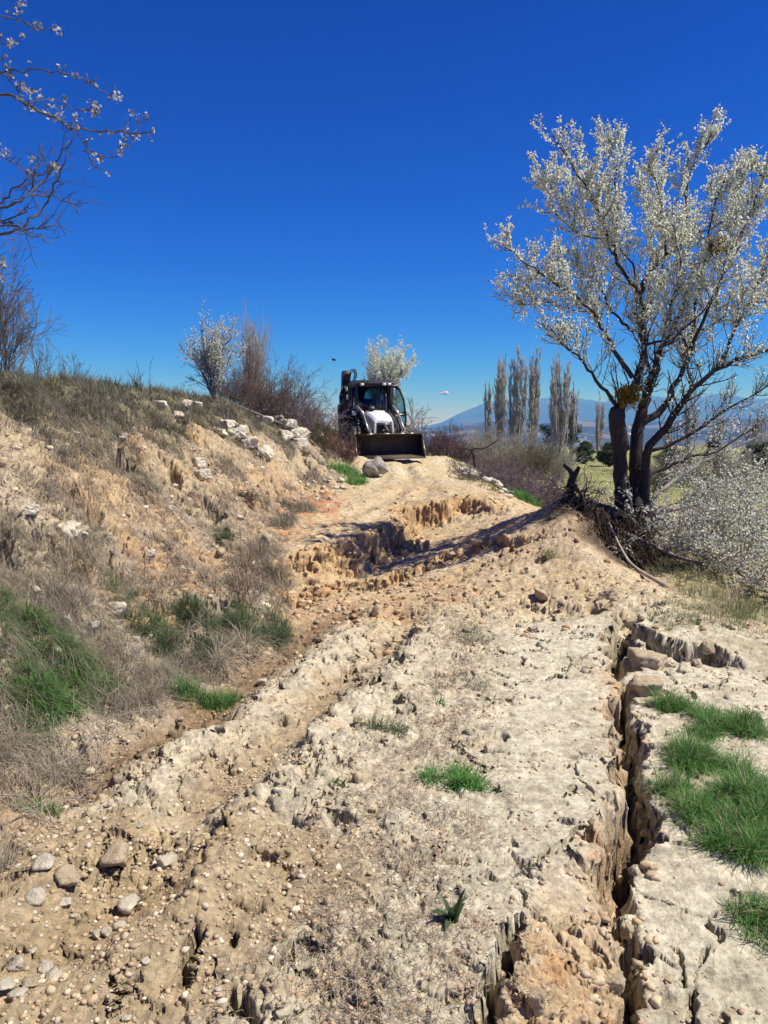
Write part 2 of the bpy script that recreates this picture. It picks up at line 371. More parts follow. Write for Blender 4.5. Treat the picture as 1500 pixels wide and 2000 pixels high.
    if detail:
        lod = lambda c: ss(.0, 1.0, (c / .004 - Y) / (c / .004) * 1.5 + .2)
        z = z + (.030 * fbm(X * 1.8, Y * 1.8, 4, 30) + .012 * fbm(X * 7, Y * 7, 3, 31)) * (1 - .65 * smooth)
        rough = (1 - .82 * smooth) * (1 + .45 * blob(X, Y, 420, 1640, 0, 1.0, 1.3, 21, .5) - .35 * ss(6.8, 8, Y) * (1 - bank))
        f1, f2, c = worley(X * 4 + .35 * noise(X * 9, Y * 9, 1), Y * 4 + .35 * noise(X * 9 + 7, Y * 9, 1), 40)
        z = z + .05 * rough * np.clip(.62 - f1, 0, 1) * np.clip(c * 2.2 - .95, 0, 1) * (1 + .6 * bank)
        f1, f2, c = worley(X * 12 + .32 * fbm(X * 22, Y * 22, 2, 2), Y * 12 + .32 * fbm(X * 22, Y * 22, 2, 3), 41)
        z = z + .030 * rough * np.minimum(np.clip(.66 - f1, 0, 1), .22 + .25 * c) * np.clip(c * 2.0 - .6, 0, 1)
        f1, f2, c = worley(X * 34 + .25 * fbm(X * 60, Y * 60, 2, 4), Y * 34 + .25 * fbm(X * 60, Y * 60, 2, 5), 42)
        z = z + .011 * (.2 + .8 * rough) * np.minimum(np.clip(.62 - f1, 0, 1), .3) * np.clip(c * 2 - .4, 0, 1)
        pit = fbm(X * 5, Y * 5, 4, 46, .5); z = z - .035 * rough * (1 - bank * .5) * ss(.3, .9, pit) + .014 * rough * ss(.2, .8, -pit)
        z = z + .004 * fbm(X * 30, Y * 30, 3, 33) * (.4 + .6 * rough)
        # shrinkage cracks on the clay slabs
        wx = X * 2.6 + .35 * fbm(X * 3, Y * 3, 4, 60); wy = Y * 2.6 + .35 * fbm(X * 3 + 8, Y * 3, 4, 61)
        f1, f2, c = worley(wx, wy, 43)
        thin = noise(X * 1.3, Y * 1.3, 44)
        z = z - .044 * (slabz + .7 * (1 - bank) * (1 - right) * (Y < 9)).clip(0, 1) * (1 - ss(.020, .055, f2 - f1)) * ss(-.35, .05, thin)
        g1, g2, c = worley(X * 6.5 + .4 * fbm(X * 8, Y * 8, 3, 62), Y * 6.5 + .4 * fbm(X * 8 + 4, Y * 8, 3, 63), 47)
        z = z - .018 * (1 - .85 * slabz) * (1 - bank) * (1 - right) * (Y < 6) * (1 - ss(.03, .08, g2 - g1)) * ss(.0, .3, noise(X * 1.7 + 5, Y * 1.7, 48))
        # holes kicked out of the soil
        f1, f2, c = worley(X * 3.1 + .2 * noise(X * 11, Y * 11, 4), Y * 3.1, 45)
        z = z - .10 * rough * (1 - ss(.07, .17, f1 + .05 * noise(X * 20, Y * 20, 5))) * (c > .72)
        # bank: gullies and ledges
        gl = fbm(X * 1.2 + Y * .25, Y * 1.2, 5, 70)
        z = z + bank * (.15 * gl - .10 * np.abs(fbm(Y * 2.3, X * .8, 4, 71)) + .055 * fbm(X * 6, Y * 6, 4, 72))
        f1, f2, c = worley(X * 1.1 + .3 * gl, Y * 1.0, 73)
        z = z - .30 * bank * (1 - ss(.12, .30, f1)) * (c > .45) * ss(.1, .6, z) * (1 - ss(1.7, 2.0, z))
    hol = blob(X, Y, 1225, 1078, .2, .55, .6, 8, .3)
    z = z - .32 * hol
    # far: let the hillside fall to the valley
    zf = np.interp(Y, [40, 110, 200, 500, 1500, 4000, 9000, 30000], [0, 0, -4, -28, -80, -110, -110, -110])
    k = ss(38, 70, Y)
    z = z * (1 - k) + k * (np.where(Y < 150, -1.4, -1.4 + zf) + np.interp(Y, [60, 400, 3000], [.2, 4, 14]) * fbm(X / np.maximum(Y, 60) * 6, np.log(np.maximum(Y, 1)) * 5, 4, 90))
    return z, dict(face=face, bank=bank, right=right, slabz=slabz, wash=wash, pitz=pitz, ditch=ditch, rut=rut, smooth=smooth, pan=pan)

Z, zn = terrain(X, Y)
ZH = Z.copy()
def gz(x, y):
    """ground height below a point"""
    r = np.clip(np.searchsorted(yr, y) - 1, 0, NR - 2); fy = (y - yr[r]) / (yr[r + 1] - yr[r])
    t = x / np.maximum(y + .55, 1.9); c = np.clip(np.searchsorted(tc_, t) - 1, 0, NC - 2); fx = np.clip((t - tc_[c]) / (tc_[c + 1] - tc_[c]), 0, 1)
    a = ZH[r, c] * (1 - fx) + ZH[r, c + 1] * fx; b = ZH[r + 1, c] * (1 - fx) + ZH[r + 1, c + 1] * fx
    return a * (1 - fy) + b * fy
def znat(k, x, y):
    r = np.clip(np.searchsorted(yr, y) - 1, 0, NR - 2); t = x / np.maximum(y + .55, 1.9); c = np.clip(np.searchsorted(tc_, t) - 1, 0, NC - 2)
    return zn[k][r, c]
def G(u, v, y0=1.4, y1=60):
    """where the ground is hit along that line of sight (plan position and height)"""
    d = ray(u, v); yy = np.exp(np.linspace(math.log(y0), math.log(y1), 1500)); t = yy / d[1]
    xx = d[0] * t; zz = EYE + d[2] * t; h = gz(xx, yy)
    i = np.argmax(zz <= h)
    if not (zz <= h).any(): i = len(yy) - 1
    return np.array([xx[i], yy[i], h[i]])

# slope, then push steep faces out along their normals so that they are craggy
def grads(A):
    P = np.stack([X, Y, A], -1)
    du = np.empty_like(P); du[:, 1:-1] = P[:, 2:] - P[:, :-2]; du[:, 0] = P[:, 1] - P[:, 0]; du[:, -1] = P[:, -1] - P[:, -2]
    dv = np.empty_like(P); dv[1:-1] = P[2:] - P[:-2]; dv[0] = P[1] - P[0]; dv[-1] = P[-1] - P[-2]
    n = np.cross(du, dv); n /= np.linalg.norm(n, axis=-1, keepdims=True) + 1e-12
    return n
Nn = grads(Z)
steep = 1 - ss(.35, .85, Nn[..., 2])
near = (Y < 40) & (Y > 1.3)
crag = fbm((X + Z * .9) * 6, (Y * .6 + Z * 1.9) * 6, 5, 80, .6) * .07 + fbm((X + Y * .4) * 6, Z * 16, 4, 81, .6) * .05
crag = crag + np.where(Y < 7, .6, 0) * fbm((X + Z * 1.1) * 21, (Y * .7 + Z * 1.7) * 21, 4, 83, .6) * .045
off = (crag * steep * near)[..., None] * Nn
P3 = np.stack([X, Y, Z], -1) + off * np.clip(Y / 8, .35, .8)[..., None]

# colour of the ground, with the shade of the hollow painted in
def c3(a): return np.array(a)[None, None, :]
def mixc(col, c, m): return col * (1 - m[..., None]) + c3(c) * m[..., None]
n1 = fbm(X * .9, Y * .9, 4, 100); n2 = fbm(X * 4, Y * 4, 4, 101); n3 = fbm(X * 16, Y * 16, 3, 102)
col = np.ones(X.shape + (3,)) * c3((.47, .36, .215))
col = mixc(col, (.505, .435, .325), (1 - ss(5, 9, Y)) * .85)
col = mixc(col, (.53, .46, .345), ss(-.2, .6, n1) * .7)
col = mixc(col, (.35, .245, .14), ss(.15, .8, n2) * .45)
col = mixc(col, (.54, .47, .355), zn['slabz'] * .75 * ss(-.6, .5, n2 + .3))
gslab = ss(.9, 1.3, X - .12 * n2) * (1 - ss(2.3, 3.0, Y + .3 * n1)) * (Y > 0)
col = mixc(col, (.43, .385, .265), gslab * .85)
col = mixc(col, (.37, .215, .115), zn['pitz'] * .75 * ss(-.7, .4, n2 + n3 * .5))
col = mixc(col, (.52, .39, .245), zn['pan'] * .8)
col = mixc(col, (.35, .255, .145), zn['wash'] * .8)
col = mixc(col, (.26, .16, .085), np.clip(zn['ditch'] * 1.1 - .1, 0, 1) * .85)
col = mixc(col, (.30, .195, .11), zn['rut'] * .5 * ss(-.3, .4, n1 + .3) * (Y < 9))
bk = zn['bank']
col = mixc(col, (.42, .32, .215), bk * .6)
col = mixc(col, (.27, .205, .145), bk * ss(-.2, .4, n1 + .5 * n2) * .8)
col = mixc(col, (.48, .30, .15), bk * ss(.25, .75, fbm(X * .8 + 9, Y * .8, 4, 110)) * .7)
orng = np.maximum(blob(X, Y, 560, 900, 1.1, .7, 3.2, 11, .6), blob(X, Y, 300, 900, 1.3, .8, 1.2, 12, .6)); col = mixc(col, (.48, .30, .16), orng * bk * .5 * ss(-.5, .2, n2 + .3))
midz = ss(6.6, 8.0, Y) * (1 - ss(14, 22, Y)) * (1 - bk); col = mixc(col, (.47, .315, .185), midz * .38)
red = np.maximum(blob(X, Y, 628, 935, .75, .40, 2.4, 6, .5), .6 * blob(X, Y, 600, 890, 1.2, .45, 2.6, 7, .6)) * ss(-.5, .3, fbm(X * 3, Y * 1.5, 3, 115))
col = mixc(col, (.38, .13, .05), red * .75)
col = mixc(col, (.52, .335, .165), zn['face'] * .65)
col = mixc(col, (.37, .20, .09), zn['face'] * ss(.0, .6, n2 + .5 * n3) * .7)
top = ss(1.5, 1.85, Z + .3 * n2 + .25 * n1) * bk
col = mixc(col, (.13, .125, .075), top * .85)
col = mixc(col, (.26, .24, .12), zn['right'] * ss(-.5, .2, n1 + .2) * .75)
hol_shade = np.maximum(blob(X, Y, 1220, 1062, .3, .72, .9, 8, .4), blob(X, Y, 1150, 990, .7, .5, .4, 3, .5))
col = mixc(col, (.065, .045, .03), hol_shade * .9)  # painted shade: soil darkened in the hollow and around the plum's foot
col = mixc(col, (.22, .145, .08), np.clip(zn['ditch'] * 1.2 - .15, 0, 1) * .85 * (Y < 9))
far = ss(20, 40, Y)
fld = np.where(((X > 4) | (Y > 50))[..., None], c3((.24, .235, .095)) * (1 + .25 * n1[..., None]), col)
col = col * (1 - far[..., None]) + fld * far[..., None]
valley = ss(150, 600, Y)
vn = fbm(X / 300, Y / 300, 4, 120)
col = col * (1 - valley[..., None]) + valley[..., None] * (c3((.13, .15, .085)) + ss(.1, .4, vn)[..., None] * c3((.16, .11, .07)))
col *= (1 + .30 * n3 + .16 * n2)[..., None] * (1 + .1 * fbm(X * 45, Y * 45, 2, 103))[..., None]
col = np.clip(col, .02, .75); col *= np.array((.965, 1.0, .985))
rough = np.clip(.95 - .45 * np.clip(zn['ditch'] * 1.2 - .2, 0, 1) - .15 * zn['wash'] - .2 * zn['rut'] * (Y < 6), .3, 1)
idx = np.arange(NR * NC).reshape(NR, NC)
q = np.stack([idx[:-1, :-1], idx[:-1, 1:], idx[1:, 1:], idx[1:, :-1]], -1).reshape(-1, 4)
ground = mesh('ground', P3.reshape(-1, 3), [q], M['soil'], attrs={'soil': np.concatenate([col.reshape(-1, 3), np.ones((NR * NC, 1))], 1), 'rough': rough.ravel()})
tag(ground, kind='structure')
HAZE_D = 1.6e-4
# ------------------------------------------------------------------ hills, mountains, cloud, haze
M['hill'] = mat('wooded_hill', attr='soil', rough=1)
def ridge(name, y0, y1, prof, base, na, nyy, seed, rough_, colf, amp):
    a = np.linspace(-.75, 1.15, na); yy = np.geomspace(y0, y1, nyy)
    A, YY = np.meshgrid(a, yy); XX = A * YY
    t = (np.log(YY) - math.log(y0)) / math.log(y1 / y0)
    env = np.sin(np.pi * np.clip(t, 0, 1)) ** .8
    top = np.interp(A, [p[0] for p in prof], [p[1] for p in prof])      # metres above the eye, seen at middle distance
    n = fbm(XX / rough_, YY / rough_, 6, seed); rg = 1 - np.abs(fbm(XX / rough_ * .6 + 5, YY / rough_ * .6, 5, seed + 9))
    H = base + (top - base) * env * (1 - amp + amp * rg + .12 * n)
    idx = np.arange(na * nyy).reshape(nyy, na); q = np.stack([idx[:-1, :-1], idx[:-1, 1:], idx[1:, 1:], idx[1:, :-1]], -1).reshape(-1, 4)
    col = colf(XX, YY, n)
    o = mesh(name, np.stack([XX, YY, H], -1).reshape(-1, 3), [q], M['hill'], attrs={'soil': np.concatenate([col.reshape(-1, 3), np.ones((na * nyy, 1))], 1)})
    return tag(o, kind='structure'), (XX, YY, H)
def hillcol(x, y, n):
    b = np.ones(x.shape + (3,)) * np.array((.035, .05, .035))
    p = ss(.12, .30, fbm(x / 260, y / 420, 4, 150))[..., None]
    return b * (1 - .75 * p) + .75 * p * np.array((.17, .15, .12))
def mtcol(x, y, n):
    b = np.ones(x.shape + (3,)) * np.array((.03, .045, .05)); p = ss(.1, .5, fbm(x / 900, y / 900, 4, 160))[..., None]
    return b * (1 - .5 * p) + .5 * p * np.array((.08, .085, .08))
pr = lambda L, d: [((u - 750) / 1550, (840 - v) / 1550 * d) for u, v in L]
hills, HG = ridge('hills', 2600, 8500, pr([(0, 850), (600, 850), (820, 838), (900, 830), (960, 824), (1050, 828), (1120, 822), (1200, 830), (1300, 826), (1400, 818), (1500, 820), (1800, 812), (2500, 820)], 5200), -120, 420, 150, 210, 900, hillcol, .35)
mount, _ = ridge('mountains', 10500, 21000, pr([(0, 850), (600, 845), (800, 838), (860, 826), (905, 806), (950, 790), (1000, 786), (1060, 782), (1110, 779), (1170, 786), (1240, 776), (1330, 784), (1400, 774), (1480, 782), (1560, 776), (1800, 770), (2500, 800)], 15000), -115, 420, 90, 230, 2600, mtcol, .25)

# one small cloud low over the mountains
def ico(sub):
    import bmesh
    bm = bmesh.new(); bmesh.ops.create_icosphere(bm, subdivisions=sub, radius=1)
    V = np.array([v.co[:] for v in bm.verts]); F = np.array([[v.index for v in f.verts] for f in bm.faces]); bm.free()
    return V, F
ICO = {k: ico(k) for k in (1, 2, 3, 4)}
rs = np.random.RandomState(5)
Vc, Fc, nb = [], [], 0
for (cx, cy_, sx, sz) in ((-95, 0, 60, 22), (-30, 20, 80, 34), (40, -10, 75, 60), (70, 10, 60, 45), (-150, 5, 45, 14)):
    V, F = ICO[3]; nn = fbm(V[:, 0] * 2 + cx, V[:, 1] * 2 + V[:, 2] * 2.5, 4, 7)
    Vc.append(V * (1 + .35 * nn[:, None]) * np.array((sx, 60, sz)) + np.array((cx, cy_, 0))); Fc.append(F + nb); nb += len(V)
M['cloud'] = mat('cloud', (.9, .9, .92), 1, trans=.4)
p = PY(868, 768, 24500)
cloud = mesh('cloud', np.concatenate(Vc) * 1.05, [np.concatenate(Fc)], M['cloud']); cloud.location = p
tag(cloud, kind='structure')

# air between here and the mountains
def boxmesh(x0, x1, y0, y1, z0, z1):
    V = np.array([(x, y, z) for z in (z0, z1) for y in (y0, y1) for x in (x0, x1)], float)
    F = np.array([(0, 2, 3, 1), (4, 5, 7, 6), (0, 1, 5, 4), (2, 6, 7, 3), (0, 4, 6, 2), (1, 3, 7, 5)])
    return V, F
hm = bpy.data.materials.new('air'); hm.use_nodes = True; hn = hm.node_tree.nodes
hn.remove(hn['Principled BSDF']); pv = hn.new('ShaderNodeVolumePrincipled')
pv.inputs['Color'].default_value = (.07, .32, 1.0, 1); pv.inputs['Density'].default_value = HAZE_D
pv.inputs['Anisotropy'].default_value = 0.0; pv.inputs['Absorption Color'].default_value = (1, 1, 1, 1)
hm.node_tree.links.new(pv.outputs[0], hn['Material Output'].inputs['Volume'])
V, F = boxmesh(-130000, 130000, -60, 23500, -200, 640)
hz = mesh('haze', V, [F], hm, smooth=False); tag(hz, kind='stuff')
# ------------------------------------------------------------------ builders for wood, blades, blossom, rock
class Tubes:
    def __init__(s): s.V = []; s.F = []; s.n = 0
    def add(s, P, rad, k=4):
        P = np.asarray(P, float); n = len(P)
        rad = np.broadcast_to(np.asarray(rad, float), (n,)) if np.ndim(rad) == 0 else np.asarray(rad, float)
        T = np.empty_like(P); T[1:-1] = P[2:] - P[:-2]; T[0] = P[1] - P[0]; T[-1] = P[-1] - P[-2]
        T /= np.linalg.norm(T, axis=1, keepdims=True) + 1e-9
        ref = np.array((0.31, .95, .05)) if abs(T[0, 2]) > .5 else np.array((.05, .1, 1.0))
        A = np.cross(T, ref); A /= np.linalg.norm(A, axis=1, keepdims=True) + 1e-9; B = np.cross(T, A)
        an = np.arange(k) * 2 * np.pi / k
        V = P[:, None, :] + rad[:, None, None] * (np.cos(an)[None, :, None] * A[:, None, :] + np.sin(an)[None, :, None] * B[:, None, :])
        i = s.n + np.arange(n * k).reshape(n, k); j = np.roll(i, -1, 1)
        F = np.stack([i[:-1], j[:-1], j[1:], i[1:]], -1).reshape(-1, 4)
        s.V.append(V.reshape(-1, 3)); s.F.append(F); s.n += n * k
        if k > 3:   # close the tip
            s.V.append(P[-1:] + T[-1:] * rad[-1] * .4); tip = s.n; s.n += 1
            s.F.append(np.stack([i[-1], j[-1], np.full(k, tip), np.full(k, tip)], -1))
    def build(s, name, m, parent=None):
        V = np.concatenate(s.V); F = np.concatenate(s.F); tri = F[:, 2] == F[:, 3]
        return mesh(name, V, [F[~tri], F[tri][:, :3]], m, parent)

def unit(v): v = np.asarray(v, float); return v / (np.linalg.norm(v) + 1e-12)
def turn(d, ang, rng):
    """a direction at angle ang from d, random way round"""
    a = unit(np.cross(d, rng.normal(size=3))); return unit(d * math.cos(ang) + a * math.sin(ang))
def smooth_line(P, n=4):
    P = np.asarray(P, float)
    if len(P) < 3: return P
    out = []
    Q = np.vstack([2 * P[0] - P[1], P, 2 * P[-1] - P[-2]])
    for i in range(1, len(Q) - 2):
        for t in np.arange(n) / n:
            out.append(.5 * ((2 * Q[i]) + (-Q[i - 1] + Q[i + 1]) * t + (2 * Q[i - 1] - 5 * Q[i] + 4 * Q[i + 1] - Q[i + 2]) * t * t + (-Q[i - 1] + 3 * Q[i] - 3 * Q[i + 1] + Q[i + 2]) * t ** 3))
    out.append(P[-1]); return np.array(out)

def grow(T, tips, p, d, L, r, lv, par, rng):
    """par: dict maxlv, n (children per level), ang, ratio, wob, up, seg"""
    n = max(3, int(L / par['seg'])); n = min(n, 10); st = L / n
    P = [np.array(p, float)]; d = unit(d)
    for i in range(n):
        d = unit(d + rng.normal(size=3) * par['wob'] + np.array((0, 0, par['up'][min(lv, len(par['up']) - 1)])))
        P.append(P[-1] + d * st)
    P = np.array(P); rad = np.linspace(r, max(r * par.get('taper', .45), par.get('rmin', .0012)), n + 1)
    T.add(P, rad, 6 if r > .03 else (4 if r > .008 else 3))
    if lv >= par['tiplv']: tips.append(P)
    if lv < par['maxlv']:
        nc = par['n'][lv]; nc = rng.poisson(nc * .25) + int(nc * .75 + rng.rand())
        for i in range(nc):
            t = rng.uniform(par.get('t0', .25), 1.0); k = t * n; a = int(min(k, n - 1)); q = P[a] + (P[a + 1] - P[a]) * (k - a)
            dd = turn(unit(P[a + 1] - P[a]), R(par['ang']) * rng.uniform(.6, 1.3), rng)
            grow(T, tips, q, dd, L * par['ratio'] * rng.uniform(.55, 1.15) * (1.15 - .5 * t), max(np.interp(t, [0, 1], [rad[0], rad[-1]]) * par.get('rr', .6), par.get('rmin', .0012)), lv + 1, par, rng)

def along(tips, step, rng, jit=.01):
    """points strung along twigs"""
    out = []
    for P in tips:
        seg = np.linalg.norm(np.diff(P, axis=0), axis=1); L = seg.sum(); n = int(L / step + rng.rand())
        if n < 1: continue
        t = rng.uniform(0, L, n); c = np.concatenate([[0], np.cumsum(seg)])
        q = np.stack([np.interp(t, c, P[:, k]) for k in range(3)], -1); out.append(q)
    out = np.concatenate(out); return out + rng.normal(size=out.shape) * jit

def frames(n, rng):
    a = rng.normal(size=(n, 3)); a /= np.linalg.norm(a, axis=1, keepdims=True)
    b = np.cross(a, rng.normal(size=(n, 3))); b /= np.linalg.norm(b, axis=1, keepdims=True); return a, b, np.cross(a, b)
def flowers(Pt, r, rng, name, parent, cols=((.85, .88, .74), (.76, .79, .62), (.60, .60, .46)), w=(.7, .2, .1)):
    """five-petalled little cups"""
    n = len(Pt); N, A, B = frames(n, rng); rr = r * rng.uniform(.6, 1.25, n)
    an = np.arange(5) * 2 * np.pi / 5
    ring = Pt[:, None, :] + rr[:, None, None] * (np.cos(an)[None, :, None] * A[:, None, :] + np.sin(an)[None, :, None] * B[:, None, :] + .35 * N[:, None, :])
    V = np.concatenate([Pt[:, None, :], ring], 1).reshape(-1, 3)
    i = np.arange(n)[:, None] * 6
    F = np.concatenate([np.stack([i[:, 0], i[:, 0] + 1 + k, i[:, 0] + 1 + (k + 1) % 5], -1) for k in range(5)])
    ci = rng.choice(len(cols), n, p=w); cc = np.array(cols)[ci] * rng.uniform(.85, 1.05, (n, 1))
    col = np.repeat(np.concatenate([np.clip(cc, 0, .9), np.ones((n, 1))], 1), 6, 0)
    return mesh(name, V, [F], M['blossom'], parent, smooth=False, attrs={'tint': col})

def blades(B, h, wd, lean, rng, cols, curl=.6, az=None):
    """grass blades: base points, height, width, lean (0 upright .. 1 lying)"""
    n = len(B); h = np.broadcast_to(h, (n,)) * rng.uniform(.55, 1.2, n)
    a = rng.uniform(0, 2 * np.pi, n) if az is None else az + rng.normal(size=n) * .5
    D = np.stack([np.cos(a), np.sin(a), np.zeros(n)], -1); S = np.stack([-np.sin(a), np.cos(a), np.zeros(n)], -1)
    le = np.clip(np.broadcast_to(lean, (n,)) * rng.uniform(.3, 1.5, n), 0, 1.5)
    rows = []; wd = np.broadcast_to(wd, (n,))[:, None]
    for t, ww in ((0, 1), (.4, .9), (.75, .6), (1, .08)):
        th = le * (1 - curl + curl * 2 * t) * .9
        c = B + (np.sin(th) * h * t)[:, None] * D + (np.cos(th) * h * t)[:, None] * np.array((0, 0, 1.0))
        rows += [c - S * (wd * ww * .5), c + S * (wd * ww * .5)]
    V = np.stack(rows, 1).reshape(-1, 3)
    i = np.arange(n) * 8
    F = np.concatenate([np.stack([i + 2 * k, i + 2 * k + 1, i + 2 * k + 3, i + 2 * k + 2], -1) for k in range(3)])
    cc = np.array(cols)[rng.randint(len(cols), size=n)] * rng.uniform(.75, 1.25, (n, 1))
    return V, F, np.repeat(np.concatenate([cc, np.ones((n, 1))], 1), 8, 0)
GREEN = [(.075, .21, .035), (.11, .28, .05), (.065, .16, .035), (.15, .31, .08)]
DULL = [(.10, .135, .055), (.13, .145, .08), (.165, .16, .105), (.085, .105, .055)]
GREY = [(.30, .27, .22), (.24, .21, .165), (.36, .32, .25), (.20, .18, .14), (.27, .235, .20)]
STRAW = [(.45, .37, .24), (.52, .44, .31), (.34, .25, .16), (.40, .30, .20)]

def rockmesh(rng, sub=3, planes=14, rough=.09, dims=(1, 1, .7), boxy=False):
    V, F = ICO[sub]; N = rng.normal(size=(planes, 3)); hh = rng.uniform(.5, .95, planes)
    if boxy:       # split along bedding and joints
        ax = np.array([(1, 0, 0), (-1, 0, 0), (0, 1, 0), (0, -1, 0), (0, 0, 1), (0, 0, -1)], float) + rng.normal(size=(6, 3)) * .22
        N = np.concatenate([ax, N[:4]]); hh = np.concatenate([rng.uniform(.55, .8, 6), rng.uniform(.75, 1.0, 4)])
    N /= np.linalg.norm(N, axis=1, keepdims=True)
    dot = V @ N.T; r = np.min(np.where(dot > .12, hh / np.maximum(dot, .12), 2.0), 1); r = np.minimum(r, 1.3)
    o = rng.uniform(0, 50); nn = fbm(V[:, 0] * 2.6 + o + V[:, 2], V[:, 1] * 2.6 + V[:, 2] * 1.7, 5, 11, .6)
    W = V * (r * (1 + rough * nn * (1.6 if boxy else 2)))[:, None] * np.array(dims)
    return W, F
# ------------------------------------------------------------------ backhoe loader
def pmat(name, col, rough, dirt=.5, metal=0.0, dcol=(.33, .25, .16)):
    """paint with dust lying on it"""
    m = mat(name, col, rough, metal); n = m.node_tree.nodes; l = m.node_tree.links; b = n['Principled BSDF']
    tc = n.new('ShaderNodeTexCoord'); nz = n.new('ShaderNodeTexNoise'); nz.inputs['Scale'].default_value = 3.0; nz.inputs['Detail'].default_value = 8; nz.inputs['Roughness'].default_value = .7
    l.new(tc.outputs['Object'], nz.inputs['Vector'])
    mr = n.new('ShaderNodeMapRange'); mr.inputs[1].default_value = .45; mr.inputs[2].default_value = .75; mr.inputs[3].default_value = 0; mr.inputs[4].default_value = dirt
    l.new(nz.outputs[0], mr.inputs[0]); mx = n.new('ShaderNodeMix'); mx.data_type = 'RGBA'
    mx.inputs[6].default_value = (*col, 1); mx.inputs[7].default_value = (*dcol, 1); l.new(mr.outputs[0], mx.inputs[0]); l.new(mx.outputs[2], b.inputs['Base Color'])
    return m
M['white_paint'] = pmat('white_paint', (.80, .80, .78), .35, .25)
M['black_paint'] = pmat('black_paint', (.022, .024, .028), .4, .35)
M['cab_grey'] = pmat('dark_grey_panel', (.05, .052, .056), .45, .3)
M['chrome'] = mat('cylinder_rod', (.6, .6, .62), .2, 1.0)
M['bucket_steel'] = pmat('worn_steel', (.055, .04, .026), .65, .55, .2, (.16, .12, .07))
M['edge_steel'] = mat('scraped_steel', (.45, .43, .40), .4, .7)
M['tyre'] = pmat('dusty_tyre', (.06, .055, .05), .9, .95, 0, (.33, .26, .19))
M['rim'] = pmat('rim', (.35, .34, .32), .6, .6)
M['lamp'] = mat('lamp_glass', (.75, .76, .74), .1)
M['rubber'] = mat('hose_rubber', (.012, .012, .013), .5)
M['seat'] = mat('seat_cloth', (.03, .03, .035), .9)
gm = bpy.data.materials.new('tinted_glass'); gm.use_nodes = True; _n = gm.node_tree.nodes; _l = gm.node_tree.links; _n.remove(_n['Principled BSDF'])
_t = _n.new('ShaderNodeBsdfTransparent'); _t.inputs[0].default_value = (.50, .66, .72, 1); _g = _n.new('ShaderNodeBsdfGlossy'); _g.inputs['Roughness'].default_value = .05
_f = _n.new('ShaderNodeFresnel'); _f.inputs[0].default_value = 1.5; _m = _n.new('ShaderNodeMixShader')
_l.new(_f.outputs[0], _m.inputs[0]); _l.new(_t.outputs[0], _m.inputs[1]); _l.new(_g.outputs[0], _m.inputs[2]); _l.new(_m.outputs[0], _n['Material Output'].inputs[0])
M['glass'] = gm

class MB:
    def __init__(s): s.V = []; s.F = {}; s.n = 0
    def _a(s, V, F):
        s.V.append(np.asarray(V, float))
        for f in F: s.F.setdefault(len(f), []).append([i + s.n for i in f])
        s.n += len(V); return s
    def box(s, x0, x1, y0, y1, z0, z1, rot=None):
        V, F = boxmesh(x0, x1, y0, y1, z0, z1); return s._a(V, F)
    def prism(s, prof, x0, x1):
        """prof: (y, z) outline, extruded in x"""
        n = len(prof); V = [(x0, a, b) for a, b in prof] + [(x1, a, b) for a, b in prof]
        return s._a(V, [tuple(range(n))[::-1], tuple(range(n, 2 * n))] + [(i, (i + 1) % n, n + (i + 1) % n, n + i) for i in range(n)])
    def prismz(s, prof, y0, y1):
        """prof: (x, z) outline, extruded in y"""
        n = len(prof); V = [(a, y0, b) for a, b in prof] + [(a, y1, b) for a, b in prof]
        return s._a(V, [tuple(range(n)), tuple(range(n, 2 * n))[::-1]] + [(i, n + i, n + (i + 1) % n, (i + 1) % n) for i in range(n)])
    def bar(s, p, q, w, h=None):
        p = np.array(p, float); q = np.array(q, float); h = h or w; t = unit(q - p); a = unit(np.cross(t, (0.02, .03, 1) if abs(t[2]) < .9 else (1, 0, 0.02))); b = np.cross(t, a)
        V = [c + sx * a * w / 2 + sy * b * h / 2 for c in (p, q) for sx, sy in ((-1, -1), (1, -1), (1, 1), (-1, 1))]
        return s._a(V, [(3, 2, 1, 0), (4, 5, 6, 7)] + [(i, (i + 1) % 4, 4 + (i + 1) % 4, 4 + i) for i in range(4)])
    def lathe(s, prof, c, k=28, lug=0):
        """prof: (x offset, radius) round the x axis through c"""
        an = np.arange(k) * 2 * np.pi / k; V = []
        for j, (dx, r) in enumerate(prof):
            for i, a in enumerate(an):
                V.append((c[0] + dx, c[1] + r * math.cos(a), c[2] + r * math.sin(a)))
        F = []
        for j in range(len(prof) - 1):
            for i in range(k): F.append((j * k + i, j * k + (i + 1) % k, (j + 1) * k + (i + 1) % k, (j + 1) * k + i))
        return s._a(V, F)
    def build(s, name, m, parent=None, smooth=False, bevel=0):
        o = mesh(name, np.concatenate(s.V), [np.array(v) for v in s.F.values()], m, parent, smooth)
        if bevel:
            b = o.modifiers.new('bevel', 'BEVEL'); b.width = bevel; b.segments = 2; b.limit_method = 'ANGLE'
        return o

